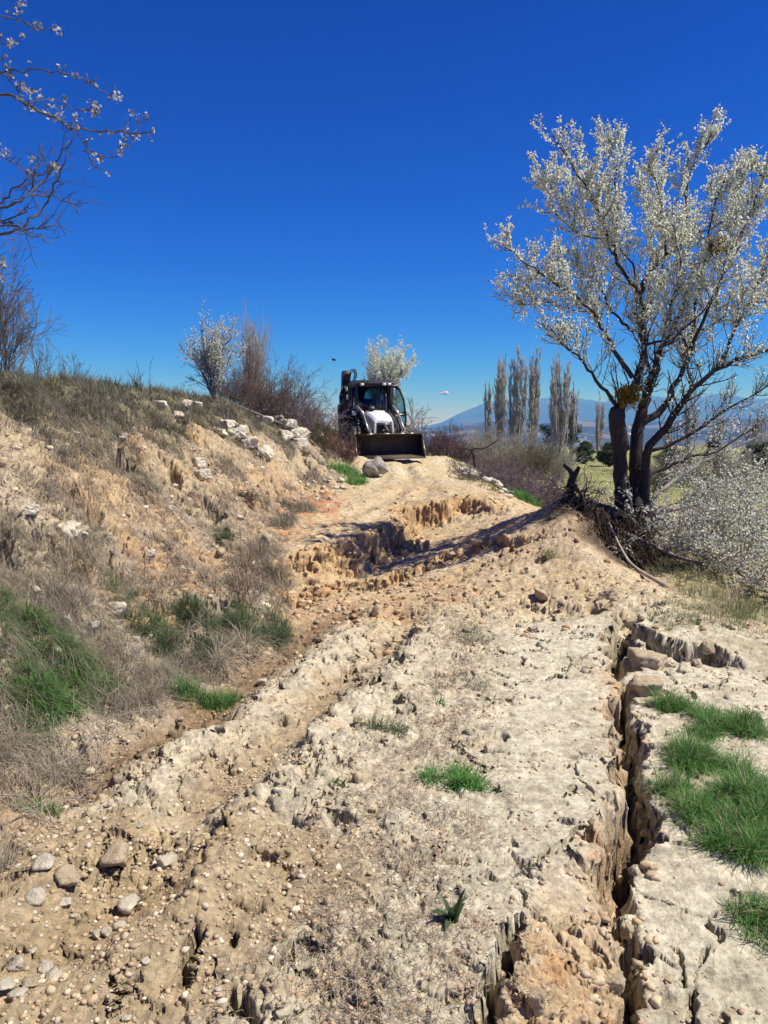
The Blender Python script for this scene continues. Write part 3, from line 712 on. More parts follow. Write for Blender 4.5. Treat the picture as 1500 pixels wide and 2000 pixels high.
LD = empty('backhoe_loader', (-.34, 28.0, 0), R(11), 'white and black backhoe loader with open cab door on the dirt road', 'backhoe loader')
lx, ly = -.05, 26.6
LD.location.z = float(gz(-.2, 27.5)) - .03
LD.scale = (.895,) * 3
LD.rotation_euler = (R(1.0), R(-1.2), R(11))
def wheel(cx, cy, r, wdt):
    h = wdt / 2; m = MB()
    m.lathe([(-h, r * .56), (-h, r * .86), (-h * .8, r * .95), (-h * .3, r * .97), (h * .3, r * .97), (h * .8, r * .95), (h, r * .86), (h, r * .56)], (cx, cy, r), 36)
    nl = 18
    for i in range(nl):      # chevron lugs
        for sg in (-1, 1):
            a0 = 2 * math.pi * (i + (.5 if sg > 0 else 0)) / nl
            pts = []
            for x, da in ((0.02 * sg, .0), (h * .98 * sg, .28)):
                for e in (-.055, .055):
                    for rr in (r * .95, r * 1.0 if x else r):
                        a = a0 + da + e; pts.append((cx + x, cy + rr * math.cos(a), r + rr * math.sin(a)))
            m._a(pts, [(0, 1, 3, 2), (4, 6, 7, 5), (0, 4, 5, 1), (2, 3, 7, 6), (1, 5, 7, 3)])
    wh = m.build('wheel', M['tyre'], LD)
    q = MB(); sgn = 1 if cx > 0 else -1
    q.lathe([(h * .95, r * .57), (h * .5, r * .52), (h * .35, r * .25), (h * .6, r * .22), (h * .6, .01)] if sgn > 0 else [(-h * .95, r * .57), (-h * .5, r * .52), (-h * .35, r * .25), (-h * .6, r * .22), (-h * .6, .01)], (cx, cy, r), 24)
    q.build('rim', M['rim'], wh)
for sx in (-1, 1):
    wheel(sx * .90, -1.35, .58, .40); wheel(sx * .88, .85, .76, .46)
m = MB(); m.box(-.36, .36, -1.95, 1.9, .5, .95); m.bar((-.95, -1.35, .58), (.95, -1.35, .58), .2); m.bar((-.9, .85, .76), (.9, .85, .76), .24); m.box(-.5, .5, -.4, 1.6, .9, 1.2)
m.build('chassis', M['black_paint'], LD, bevel=.02)
# bonnet
prof = [(-1.96, 1.05), (-2.0, 1.28), (-1.9, 1.42), (-1.6, 1.53), (-1.1, 1.62), (-.35, 1.70), (-.35, 1.05)]
hd = MB(); hd.prismz([(-.40, 1.04), (.40, 1.04), (.40, 1.40), (.30, 1.56), (-.30, 1.56), (-.40, 1.40)], -1.2, -.36)
V = []; rows = [(-2.0, 1.34, .33), (-1.9, 1.44, .36), (-1.6, 1.54, .39), (-1.1, 1.63, .42), (-.36, 1.72, .45)]
hd = MB(); n = 0
for yy, zt, hw in rows: V += [(-hw, yy, 1.0), (-hw, yy, zt - .10), (-hw + .09, yy, zt - .01), (0, yy, zt + .02), (hw - .09, yy, zt - .01), (hw, yy, zt - .10), (hw, yy, 1.0)]
F = [(7 * i + j, 7 * i + j + 1, 7 * i + 8 + j, 7 * i + 7 + j) for i in range(4) for j in range(6)] + [tuple(range(7))[::-1], tuple(range(28, 35))]
hd._a(V, F); bon = hd.build('bonnet', M['white_paint'], LD, bevel=.012)
g = MB(); g.box(-.27, .27, -2.06, -1.99, .62, 1.27); grl = g.build('grille', M['black_paint'], LD)
g = MB()
for i in range(9): g.box(-.25, .25, -2.075, -2.055, .66 + i * .065, .685 + i * .065)
g.build('grille_slats', M['cab_grey'], grl)
for sx in (-1, 1):
    g = MB(); g.prismz([(sx * .275, 1.33), (sx * .345, 1.33), (sx * .43, .55), (sx * .31, .55)][::sx], -2.07, -1.96); g.build('grille_pillar', M['white_paint'], LD, bevel=.01)
g = MB(); g.box(-.20, .05, -2.1, -2.06, .86, 1.03); g.build('front_badge', M['cab_grey'], LD)
g = MB(); g.bar((0, -2.1, 1.22), (.05, -2.55, .95), .09); g.bar((.03, -2.12, .98), (.03, -2.12, .55), .07); g.build('tilt_linkage', M['cab_grey'], LD)
g = MB(); g.box(-.02, .10, -2.17, -2.12, 1.0, 1.06); g.build('marker_lamp', M['lamp'], LD)
q = Tubes(); q.add([(-.17, -.55, 1.66), (-.17, -.55, 1.80)], [.09, .09], 16); q.add([(-.17, -.55, 1.80), (-.17, -.55, 1.87)], [.14, .11], 16); q.build('air_cleaner', M['cab_grey'], LD)
q = Tubes(); q.add([(.30, -1.0, 1.6), (.30, -1.0, 2.25), (.31, -.94, 2.34)], [.035, .035, .032], 10); q.build('exhaust_pipe', M['black_paint'], LD)
# cab
def frame_bars(name, bars, w, m_, parent=LD):
    b = MB()
    for p_, q_ in bars: b.bar(p_, q_, w)
    return b.build(name, m_, parent, bevel=.008)
cf = frame_bars('cab_frame', [((-.72, -.32, 1.15), (-.66, -.12, 2.72)), ((.72, -.32, 1.15), (.66, -.12, 2.72)), ((-.76, .55, 1.2), (-.72, .55, 2.72)), ((.76, .55, 1.2), (.72, .55, 2.72)),
    ((-.74, 1.35, 1.3), (-.68, 1.3, 2.72)), ((.74, 1.35, 1.3), (.68, 1.3, 2.72)), ((-.70, -.14, 2.70), (.70, -.14, 2.70)), ((-.70, 1.3, 2.70), (.70, 1.3, 2.70)), ((-.70, -.14, 2.70), (-.70, 1.3, 2.7)), ((.7, -.14, 2.7), (.7, 1.3, 2.7)),
    ((-.72, -.30, 1.30), (.72, -.30, 1.30)), ((-.74, 1.35, 1.45), (.74, 1.35, 1.45)), ((.20, -.24, 1.7), (.20, -.14, 2.7))], .085, M['black_paint'])
b = MB(); b.prism([(-.42, 2.72), (-.46, 2.78), (-.30, 2.87), (.4, 2.92), (1.3, 2.88), (1.42, 2.80), (1.40, 2.72)], -.78, .78); b.build('cab_roof', M['black_paint'], LD, bevel=.03)
b = MB(); b.box(-.74, .74, -.30, 1.35, 1.02, 1.14); b.box(-.78, -.70, .0, 1.35, 1.1, 1.34); b.box(.70, .78, .55, 1.35, 1.1, 1.34); b.box(-.55, .55, 1.3, 1.36, 1.45, 1.75); b.build('cab_floor', M['cab_grey'], LD)
def pane(pts, name='pane', parent=LD):
    pts = np.array(pts, float); nrm = unit(np.cross(pts[1] - pts[0], pts[2] - pts[0])) * .006; n_ = len(pts)
    V = np.concatenate([pts - nrm, pts + nrm]); b = MB(); b._a(V, [tuple(range(n_))[::-1], tuple(range(n_, 2 * n_))] + [(i, (i + 1) % n_, n_ + (i + 1) % n_, n_ + i) for i in range(n_)])
    return b.build(name, M['glass'], parent)
pane([(-.66, -.29, 1.36), (.66, -.29, 1.36), (.62, -.14, 2.66), (-.62, -.14, 2.66)], 'windscreen')
pane([(-.75, -.22, 1.36), (-.75, .50, 1.36), (-.72, .50, 2.66), (-.69, -.08, 2.66)], 'side_window')
pane([(-.75, .60, 1.4), (-.75, 1.28, 1.4), (-.71, 1.25, 2.66), (-.72, .6, 2.66)], 'side_window')
pane([(.75, .60, 1.4), (.75, 1.28, 1.4), (.71, 1.25, 2.66), (.72, .6, 2.66)], 'side_window')
pane([(-.66, 1.35, 1.78), (.66, 1.35, 1.78), (.62, 1.32, 2.66), (-.62, 1.32, 2.66)], 'rear_window')
b = MB(); b.box(-.27, .27, .35, .8, 1.45, 1.6); b.box(-.26, .26, .74, .9, 1.58, 2.2); b.box(-.2, .2, .5, .8, 1.14, 1.46); b.build('seat', M['seat'], LD, bevel=.04)
q = Tubes(); q.add([(0, -.12, 1.15), (0, .1, 1.72)], .04, 8)
an = np.linspace(0, 2 * np.pi, 20); q.add(np.stack([.19 * np.cos(an), .12 + .07 * np.sin(an), 1.74 + .17 * np.sin(an) * .9], -1), .018, 6); q.build('steering_wheel', M['rubber'], LD)
b = MB(); b.box(-.6, .6, -.27, -.05, 1.14, 1.62); b.build('dashboard', M['seat'], LD, bevel=.04)
for px_ in (-.52, .34, .54):
    b = MB(); b.box(px_ - .08, px_ + .08, -.54, -.44, 2.66, 2.77); wl = b.build('work_light', M['black_paint'], LD, bevel=.015)
    b = MB(); b.box(px_ - .065, px_ + .065, -.555, -.541, 2.675, 2.755); b.build('lens', M['lamp'], wl)
q = Tubes(); q.add([(.22, -.1, 2.9), (.25, -.1, 3.02)], [.03, .02], 6); q.build('aerial', M['black_paint'], LD)
# open door on the operator's left, standing out sideways
dp = [(.79, 1.06), (1.42, 1.08), (1.44, 1.5), (1.36, 2.15), (1.20, 2.55), (1.06, 2.74), (.79, 2.68)]
din = [(.85, 1.13), (1.36, 1.15), (1.375, 1.5), (1.30, 2.12), (1.15, 2.49), (1.035, 2.66), (.85, 2.62)]
V = [(x, .50, z) for x, z in dp] + [(x, .50, z) for x, z in din] + [(x, .55, z) for x, z in dp] + [(x, .55, z) for x, z in din]
nd = 7; F = []
for i in range(nd):
    j = (i + 1) % nd
    F += [(i, j, nd + j, nd + i), (2 * nd + j, 2 * nd + i, 3 * nd + i, 3 * nd + j), (j, i, 2 * nd + i, 2 * nd + j), (nd + i, nd + j, 3 * nd + j, 3 * nd + i)]
b = MB(); b._a(V, F); b.box(.86, 1.37, .50, .55, 1.50, 1.60); door = b.build('door', M['black_paint'], LD)
pane([(.84, .525, 1.12), (1.37, .525, 1.14), (1.385, .525, 1.51), (.84, .525, 1.51)], 'pane', door)
pane([(.84, .525, 1.59), (1.37, .525, 1.59), (1.31, .525, 2.13), (1.16, .525, 2.5), (1.04, .525, 2.67), (.84, .525, 2.63)], 'pane', door)
b = MB(); b.bar((.90, .48, 1.55), (1.30, .48, 1.55), .03); b.build('handle', M['edge_steel'], door)
b = MB(); b.box(.83, .95, .30, .40, 2.28, 2.58); b.build('mirror', M['edge_steel'], LD, bevel=.02)
frame_bars('mirror_arm', [((.72, .1, 2.62), (.88, .35, 2.56))], .03, M['black_paint'])
# fenders and steps
for sx in (-1, 1):
    b = MB(); b.prism([(.05, 1.45), (.3, 1.60), (1.35, 1.60), (1.62, 1.42), (1.62, 1.36), (1.33, 1.54), (.32, 1.54), (.08, 1.40)], sx * .66 if sx > 0 else -1.10, 1.10 if sx > 0 else -.66); b.build('fender', M['black_paint'], LD)
    b = MB(); b.box(min(sx * .55, sx * .95), max(sx * .55, sx * .95), -.55, -.15, .55, .60); b.build('step', M['cab_grey'], LD)
# loader arms and bucket
for sx in (-1, 1):
    x = sx * .56
    b = MB(); b.prism([(-.25, 1.60), (-.15, 1.78), (-1.6, 1.45), (-2.25, 1.05), (-2.56, .60), (-2.60, .36), (-2.45, .36), (-2.1, .88), (-1.55, 1.24)], x - .055, x + .055); arm = b.build('loader_arm', M['black_paint'], LD, bevel=.01)
    b = MB(); b.bar((x, -.2, 1.0), (x, -1.0, 1.15), .11); b.build('lift_cylinder', M['black_paint'], arm)
    b = MB(); b.bar((x, -1.0, 1.15), (x, -1.55, 1.27), .06); b.build('rod', M['chrome'], arm)
    b = MB(); b.bar((sx * .70, -.35, 1.90), (sx * .66, -1.5, 1.62), .07); b.bar((sx * .66, -1.5, 1.62), (sx * .66, -2.55, 1.0), .05); b.build('tilt_cylinder', M['edge_steel'], arm)
out = [(-3.02, .90), (-2.80, .86), (-2.64, .62), (-2.66, .30), (-2.85, .10), (-3.40, .03)]
inn = [(-3.40, .065), (-2.88, .14), (-2.71, .32), (-2.69, .60), (-2.82, .81), (-3.02, .86)]
b = MB(); b.prism(out + inn, -1.19, 1.19)
bk_ = b.build('bucket', M['bucket_steel'], LD)
for sx in (-1, 1):
    x0, x1 = (1.19, 1.215) if sx > 0 else (-1.215, -1.19)
    b = MB(); b.prism([(-3.03, .91), (-2.80, .87), (-2.62, .62), (-2.64, .29), (-2.84, .08), (-3.40, .03), (-3.36, .12)], x0, x1); sp = b.build('side_plate', M['bucket_steel'], bk_)
    b = MB(); b.bar((sx * 1.225, -3.40, .06), (sx * 1.225, -3.08, .62), .02, .06); b.build('wear_strip', M['edge_steel'], sp)
b = MB(); b.box(-1.2, 1.2, -3.56, -3.38, .016, .052); b.build('cutting_edge', M['bucket_steel'], bk_)
b = MB(); b.box(-1.19, 1.19, -3.08, -3.022, .84, .91); b.build('top_lip', M['bucket_steel'], bk_)
for x in (-.70, -.1, .45, .78):
    b = MB(); b.box(x - .12, x + .12, -3.10, -3.082, .87, .905); b.build('hook_plate', M['edge_steel'], bk_)
# backhoe folded up behind the cab
bx = -.80
b = MB(); b.prism([(1.75, .8), (2.05, .8), (2.10, 2.4), (1.95, 3.0), (1.70, 3.30), (1.45, 3.36), (1.35, 3.2), (1.55, 3.05), (1.72, 2.8), (1.80, 2.3)], bx - .17, bx + .17); boom = b.build('backhoe_boom', M['black_paint'], LD, bevel=.03)
b = MB(); b.prism([(2.15, 1.0), (2.45, 1.0), (2.45, 2.6), (2.2, 3.25), (1.95, 3.36), (2.0, 3.1)], bx - .13, bx + .13); b.build('dipper_arm', M['black_paint'], boom)
b = MB(); b.bar((bx - .02, 1.55, 1.2), (bx - .02, 1.62, 2.7), .12); b.build('boom_cylinder', M['cab_grey'], boom)
q = Tubes()
for k, (ox, oz) in enumerate(((.17, .0), (.22, .05), (.12, .06))):
    q.add(smooth_line([(bx + ox, 1.45, 3.25 + oz), (bx + ox + .10, 1.35, 3.34 + oz), (bx + ox + .17, 1.35, 3.18), (bx + ox + .12, 1.45, 2.95), (bx + ox + .16, 1.55, 2.7)], 5), .018, 6)
q.build('hose', M['rubber'], boom)
b = MB(); b.box(-1.15, 1.15, 1.55, 1.75, .55, .95); b.build('rear_frame', M['black_paint'], LD, bevel=.02)
for sx in (-1, 1):
    b = MB(); b.bar((sx * 1.10, 1.65, .5), (sx * 1.10, 1.65, 2.0), .16); st = b.build('stabiliser_leg', M['black_paint'], LD, bevel=.02)
    b = MB(); b.box(sx * 1.10 - .2, sx * 1.10 + .2, 1.5, 1.8, .42, .48); b.build('foot', M['cab_grey'], st)
# rear quarter window swung open on the right-hand side of the machine
b = MB()
for p_, q_ in (((-.95, 1.25, 1.4), (-1.12, 1.30, 1.7)), ((-1.12, 1.30, 1.7), (-1.14, 1.3, 2.3)), ((-1.14, 1.3, 2.3), (-1.02, 1.28, 2.72)), ((-1.02, 1.28, 2.72), (-.72, 1.25, 2.74)), ((-.95, 1.25, 1.4), (-.92, 1.25, 2.7))): b.bar(p_, q_, .05)
qw = b.build('open_window', M['black_paint'], LD)
pane([(-.95, 1.27, 1.45), (-1.1, 1.3, 1.7), (-1.12, 1.3, 2.3), (-1.01, 1.28, 2.7), (-.92, 1.26, 2.7)], 'pane', qw)
b = MB(); b.box(-.90, -.78, -.40, -.32, 1.55, 1.72); b.build('side_lamp', M['lamp'], LD, bevel=.02)
# ------------------------------------------------------------------ trees and shrubs
def rel(T, base):
    b = np.array(base); T.V = [v - b for v in T.V]
# --- the blossoming plum on the eroded mound
rng = np.random.RandomState(11)
TB = np.array(PY(1236, 1010, 9.8)); TB[2] = float(gz(TB[0], TB[1])) - .05
LIMBS = [  # photograph points of each limb, starting radius, depth drift away from the camera
 ([(1222,1020),(1216,960),(1211,900),(1206,830),(1214,795),(1246,741),(1261,674),(1258,629),(1250,573)], .105, 0),
 ([(1243,1020),(1243,950),(1243,898),(1249,820),(1263,768),(1276,730),(1291,678),(1320,630),(1340,585)], .10, .25),
 ([(1262,1010),(1262,930),(1266,880),(1298,835),(1350,767),(1400,722),(1470,690),(1560,665)], .08, -.5),
 ([(1250,830),(1298,793),(1332,722),(1345,690),(1360,600),(1375,520),(1390,420),(1425,330)], .062, .6),
 ([(1250,573),(1235,555),(1200,500),(1190,470),(1160,400),(1130,340),(1080,265)], .06, -.3),
 ([(1252,573),(1262,540),(1300,500),(1330,470),(1340,390),(1355,320),(1400,250)], .06, .3),
 ([(1235,737),(1201,685),(1179,648),(1156,610),(1119,573),(1082,551),(1030,515),(975,468)], .05, -.7),
 ([(1261,660),(1224,637),(1194,607),(1175,573),(1141,543),(1089,528),(1040,540),(1000,600)], .045, .7),
 ([(1211,800),(1164,741),(1134,704),(1100,674),(1078,644)], .035, -.8),
 ([(1200,500),(1205,400),(1198,320),(1190,280)], .035, .2), ([(1300,500),(1292,400),(1265,310)], .035, -.4),
 ([(1345,690),(1400,570),(1440,470),(1475,400),(1495,330)], .05, -.6), ([(1400,722),(1450,620),(1500,520),(1560,430)], .045, .5),
 ([(1291,678),(1380,640),(1450,600),(1540,585)], .04, .9), ([(1275,735),(1250,640),(1290,560),(1290,450),(1240,350)], .04, 1.0),
 ([(1250,573),(1225,500),(1150,440),(1090,380),(1055,345)], .035, .8), ([(1190,470),(1120,450),(1070,400)], .025, -.2),
 ([(1330,470),(1400,440),(1440,400),(1455,320)], .03, .7), ([(1345,690),(1310,600),(1330,520),(1310,430)], .035, -.9),
 ([(1156,610),(1110,600),(1060,590),(985,598)], .02, -.4), ([(1261,674),(1330,650),(1400,560),(1420,480)], .035, -.8),
 ([(1270,880),(1330,860),(1420,800),(1530,740)], .035, -.2), ([(1262,930),(1330,900),(1400,880),(1500,820)], .03, .3),
]
def limb(pts, r, drift, y0, T, k=8, rt=.35):
    n = len(pts); t = np.linspace(0, 1, n)
    P = np.array([PY(u, v, y0 + drift * (.15 + .85 * tt) * (1 if drift else 0)) for (u, v), tt in zip(pts, t)])
    P = smooth_line(P, 4); P[1:-1] += rng.normal(size=(len(P) - 2, 3)) * .012
    rad = np.linspace(1, rt, len(P)) ** 1.1 * r
    rad = rad * np.clip(1.0 - .5 * np.clip((P[:, 2] - 1.7) / 1.3, 0, 1), .5, 1) * (1.0 if r > .09 else .8); T.add(P, rad, k if r > .05 else 6); return P, rad
T = Tubes(); TW = Tubes(); tips = []
par = dict(seg=.07, wob=.14, up=[.14, .18, .14], maxlv=2, tiplv=1, n=[5, 6, 0], ang=40, ratio=.52, taper=.4, rmin=.0024, rr=.6, t0=.15)
for i, (pts, r, dr) in enumerate(LIMBS):
    P, rad = limb(pts, r, dr, TB[1], T)
    L = np.linalg.norm(np.diff(P, axis=0), axis=1).sum(); s0 = .35 if r > .09 else .12
    dens = 19 if r < .09 else 12
    for j in range(int(L * dens)):
        t = rng.uniform(s0, 1.0) ** .8; k = min(int(t * (len(P) - 1)), len(P) - 2); q = P[k]
        if q[2] < 1.5 and rng.rand() < .6: continue
        d = turn(unit(P[k + 1] - P[k]), R(rng.uniform(25, 75)), rng); d = unit(d + (0, 0, .25))
        grow(TW, tips, q, d, rng.uniform(.30, .72) * (1.1 - .5 * t), max(.005, rad[k] * .3) if rad[k] < .04 else .010, 1, par, rng)
    tips.append(P[len(P) // 2:] if r < .05 else P[-4:])
# cut stub and burr beside the fork
P = np.array([PY(1214, 880, 9.7), PY(1206, 835, 9.65), PY(1203, 808, 9.62)]); T.add(np.vstack([P, [PY(1200, 796, 9.6)]]), [.10, .10, .09, .05], 8)
for a in range(7):       # root flare
    an = a * .9 + .3; T.add(smooth_line([TB + (.06 * math.cos(an), .06 * math.sin(an), .25), TB + (.20 * math.cos(an), .2 * math.sin(an), .03), TB + (.42 * math.cos(an), .42 * math.sin(an), -.12)], 4), np.linspace(.09, .03, 9), 6)
PL = empty('plum_tree', TB, 0, 'large plum tree in full white blossom with dark forked trunks on the eroded mound', 'tree')
rel(T, TB); rel(TW, TB)
T.build('trunk', M['bark_dark'], PL); TW.build('twigs', M['bark_dark'], PL)
# fewer flowers low in the crown, as in the photograph
fp = along(tips, .0112, rng, .008)
hgt = np.clip((fp[:, 2] - 2.0) / 1.8, .16, 1); lft = 1 - .45 * np.clip((1.3 - fp[:, 0]) / .8, 0, 1)
fp = fp[rng.rand(len(fp)) < hgt * lft]
flowers(fp - TB, .0125, rng, 'blossom', PL, ((.87, .89, .75), (.79, .81, .62), (.60, .61, .44)), (.78, .17, .05))
# mistletoe
def mistletoe(u, v, y, r, label):
    c = np.array(PY(u, v, y)); T = Tubes(); tp = []
    for i in range(70): grow(T, tp, (0, 0, 0), rng.normal(size=3) + (0, 0, .1), r * rng.uniform(.7, 1.1), .004, 0, dict(seg=.04, wob=.25, up=[0], maxlv=1, tiplv=0, n=[3, 0], ang=40, ratio=.5, taper=.6, rmin=.003), rng)
    o = empty('mistletoe', c, 0, label, 'plant', 'mistletoe clumps on the plum tree'); T.build('stems', MIST, o)
    q = along(tp, .014, rng, .01); V, F, cc = blades(q, .05, .016, 1.2, rng, [(.42, .27, .04), (.50, .34, .05), (.30, .22, .04), (.20, .16, .03)]); mesh('leaves', V, [F], M['leafcol'], o, False, {'tint': cc})
MIST = mat('mistletoe_stem', (.35, .22, .04), .8)
mistletoe(1226, 775, 9.55, .17, 'golden mistletoe clump growing at the fork of the plum trunk')
mistletoe(1400, 485, 9.9, .14, 'golden mistletoe clump high in the right crown of the plum')

# --- blossoming branches reaching in from the left
rng = np.random.RandomState(21)
LB = np.array((-3.3, 5.0, 0)); LB[2] = float(gz(LB[0], LB[1])) - .05
T = Tubes(); tips = []; cl = []
OV = [ ([(-60,50),(0,35),(35,37),(60,50),(85,57),(108,61)], .007, 4.3), ([(-90,180),(-40,148),(0,140),(60,138),(100,140),(145,148),(170,160),(195,175),(222,190)], .010, 4.25),
 ([(-200,260),(-100,190),(0,185),(30,190),(55,205),(100,228),(125,240),(140,250),(180,255),(240,260),(285,258),(300,255)], .017, 4.4),
 ([(50,203),(105,195),(150,213),(185,217)], .007, 4.35), ([(140,250),(160,272),(170,288),(190,300),(215,307),(237,303)], .006, 4.35), ([(163,278),(175,310),(190,328),(207,338)], .005, 4.35),
 ([(0,140),(18,155),(32,172),(50,198)], .008, 4.2), ([(-60,300),(0,305),(40,325),(60,340),(85,337),(112,328)], .008, 4.6),
 ([(-40,105),(0,88),(20,85)], .006, 4.2), ([(0,115),(15,135),(18,140)], .004, 4.2), ([(-40,520),(-10,522),(6,512)], .006, 4.2), ([(-40,555),(-8,548),(2,540)], .006, 4.2),
 ([(240,260),(250,240),(258,222)], .0035, 4.4), ([(262,260),(275,242),(285,224)], .0035, 4.4), ([(235,303),(243,285),(243,268)], .0035, 4.35), ([(250,290),(262,275),(268,265)], .003, 4.35),
 ([(185,217),(190,210),(182,200)], .003, 4.3), ([(35,37),(35,20),(45,4)], .005, 4.3), ([(10,92),(30,85),(42,70)], .004, 4.2), ([(140,250),(148,235),(150,225)], .0025, 4.4)]
BARE = [([(-300,420),(-100,415),(0,405),(40,392),(80,360),(110,320),(130,290),(150,250)], .010, 5.2), ([(-300,500),(-100,470),(0,455),(50,440),(85,405),(105,360),(125,320),(135,275)], .012, 5.3),
 ([(-100,440),(0,430),(40,415),(55,395)], .007, 5.1), ([(-100,445),(0,440),(60,446),(100,440),(122,418)], .007, 5.0), ([(-60,420),(0,430),(30,445),(70,465),(105,472)], .006, 5.1), ([(60,380),(90,380),(130,395),(160,402)], .005, 5.3),
 ([(-100,400),(0,395),(25,372),(60,345),(72,320),(83,280)], .007, 5.2), ([(0,405),(50,385),(65,350),(68,330)], .004, 5.2)]
par = dict(seg=.05, wob=.2, up=[.05], maxlv=1, tiplv=1, n=[2, 0], ang=50, ratio=.5, taper=.5, rmin=.0018, rr=.6)
for pts, r, y in OV:
    P = smooth_line([PY(u, v, y + .15 * math.sin(i)) for i, (u, v) in enumerate(pts)], 4); P[1:-1] += rng.normal(size=(len(P) - 2, 3)) * .005
    T.add(P, np.linspace(r * .5, max(.0018, r * .2), len(P)), 6)
    L = np.linalg.norm(np.diff(P, axis=0), axis=1).sum()
    for j in range(int(L * 20)):      # spurs with buds
        k = rng.randint(len(P) - 1); d = turn(unit(P[k + 1] - P[k]), R(rng.uniform(50, 90)), rng); n_ = rng.uniform(.015, .055)
        Q = np.array([P[k], P[k] + d * n_ * .5, P[k] + d * n_ + (0, 0, .006)]); T.add(Q, [.0035, .003, .0035], 4)
        if rng.rand() < .4: cl.append((Q[-1], rng.randint(1, 4), .012))
    cl.append((P[-1], 7, .022))
for u, v, y in ((35,22,4.3),(45,6,4.3),(70,45,4.3),(115,57,4.3),(18,88,4.2),(22,80,4.2),(232,193,4.25),(228,186,4.25),(45,172,4.2),(40,165,4.2),(60,180,4.2),(120,215,4.35),(112,225,4.4),(105,232,4.4),(190,210,4.35),(185,225,4.35),(125,190,4.35),(10,292,4.6),(8,300,4.6),(65,310,4.6),(100,330,4.6),(105,322,4.6),(240,283,4.35),(5,516,4.2),(0,543,4.2),(90,220,4.3),(98,205,4.3),(75,180,4.2)):
    cl.append((np.array(PY(u, v, y)), rng.randint(7, 12), .026))
for pts, r, y in BARE:
    P = smooth_line([PY(u, v, y + .1 * math.sin(i * 1.7)) for i, (u, v) in enumerate(pts)], 4); P[1:-1] += rng.normal(size=(len(P) - 2, 3)) * .008
    T.add(P, np.linspace(r, .003, len(P)), 6)
    for j in range(9):
        k = rng.randint(len(P) // 4, len(P) - 1); grow(T, tips, P[k], turn(unit(P[k + 1] - P[k]), R(rng.uniform(25, 60)), rng), rng.uniform(.06, .24), .0028, 0, par, rng)
TT = Tubes()
crown0 = [PY(-60, 50, 4.3), PY(-90, 180, 4.25), PY(-200, 260, 4.4), PY(-60, 300, 4.6), PY(-300, 420, 5.2), PY(-300, 500, 5.3), PY(-100, 440, 5.1), PY(-100, 445, 5.0), PY(-60, 420, 5.1), PY(-100, 400, 5.2), PY(-40, 105, 4.2), PY(-40, 520, 4.2), PY(-40, 555, 4.2)]
top_ = np.array((-3.6, 4.9, 4.6)); TT.add(smooth_line([LB, LB + (-.1, 0, .5), LB + (-.2, -.05, 1.2), top_], 4), np.linspace(.12, .05, 13), 10)
for c in crown0:
    c = np.array(c); z = np.clip(c[2] - .25 - .25 * abs(c[0] + 3.4), LB[2] + .5, 4.3); s = np.array((-3.5, 4.95, z)); mid = (s + c) / 2 + (0, 0, .08); TT.add(smooth_line([s, mid, c], 4), np.linspace(.026, .009, 9), 6)
OT = empty('cherry_plum_tree', LB, 0, 'tree just out of frame whose thin branches with white buds reach over the left bank', 'tree')
rel(T, LB); rel(TT, LB); TT.build('trunk', M['bark_dark'], OT); T.build('branches', mat('silver_bark', (.095, .085, .085), .7, nscale=30, namt=.4), OT)
FP = np.concatenate([c + rng.normal(size=(n, 3)) * s * .40 for c, n, s in cl]); flowers(FP - LB, .0085, rng, 'blossom', OT, ((.72, .72, .66), (.45, .43, .36), (.24, .21, .17)), (.45, .3, .25))

# --- procedural kinds
def shrub(name, label, cat, base, nstem, H, spread, mt, par, seed, r=.012, group=None, leaf=None, bl=None, trunkh=0):
    rng = np.random.RandomState(seed); T = Tubes(); tips = []
    st = np.zeros(3)
    if trunkh:
        T.add(smooth_line([(0, 0, -.1), (.03, 0, trunkh * .5), (0, .03, trunkh)], 3), np.linspace(r * 2.4, r * 1.5, 7), 7); st = np.array((0, .03, trunkh * .85))
    for i in range(nstem):
        a = rng.uniform(0, 2 * np.pi); s = spread * math.sqrt(rng.rand()); d = np.array((math.cos(a) * s, math.sin(a) * s, 1.0))
        b0 = st + (np.array((rng.normal() * .12 * H * spread, rng.normal() * .12 * H * spread, -.05)) if not trunkh else rng.normal(size=3) * .02)
        grow(T, tips, b0, d, H * rng.uniform(.55, 1.0) * (.62 if par['maxlv'] > 1 else .9), r * rng.uniform(.6, 1.1), 0, par, rng)
    o = empty(name, base, 0, label, cat, group)
    T.build('branches' if not trunkh else 'trunk', M[mt] if isinstance(mt, str) else mt, o)
    if bl: flowers(along(tips, bl[0], rng, bl[2]), bl[1], rng, 'blossom', o)
    if leaf:
        q = along(tips, leaf[0], rng, leaf[2]); V, F, cc = blades(q, leaf[1], leaf[1] * .35, 1.3, rng, leaf[3]); mesh('leaves', V, [F], M['leafcol'], o, False, {'tint': cc})
    return o
def at(u, y, dz=0):
    x = (u - 750) / 1550 * y; return (x, y, float(gz(x, y)) + dz)
bare = dict(seg=.16, wob=.13, up=[.06, .05, .03], maxlv=2, tiplv=1, n=[6, 5, 0], ang=38, ratio=.55, taper=.4, rmin=.004, rr=.6, t0=.2)
thick = dict(seg=.12, wob=.16, up=[.05, .03, 0], maxlv=2, tiplv=1, n=[6, 6, 0], ang=42, ratio=.5, taper=.4, rmin=.004, rr=.6, t0=.15)
fine = dict(seg=.08, wob=.12, up=[.08, .05, .03], maxlv=2, tiplv=1, n=[5, 4, 0], ang=36, ratio=.5, taper=.4, rmin=.0025, rr=.6, t0=.2)
def crest(u, v0, v1, n=60):
    """highest standing place on the bank along that column, seen from here"""
    best = None
    for yy in np.linspace(v0, v1, n):
        x = (u - 750) / 1550 * yy; z = float(gz(x, yy)); e = (z - EYE) / yy
        if best is None or e > best[0]: best = (e, x, yy, z)
    return best[1:]
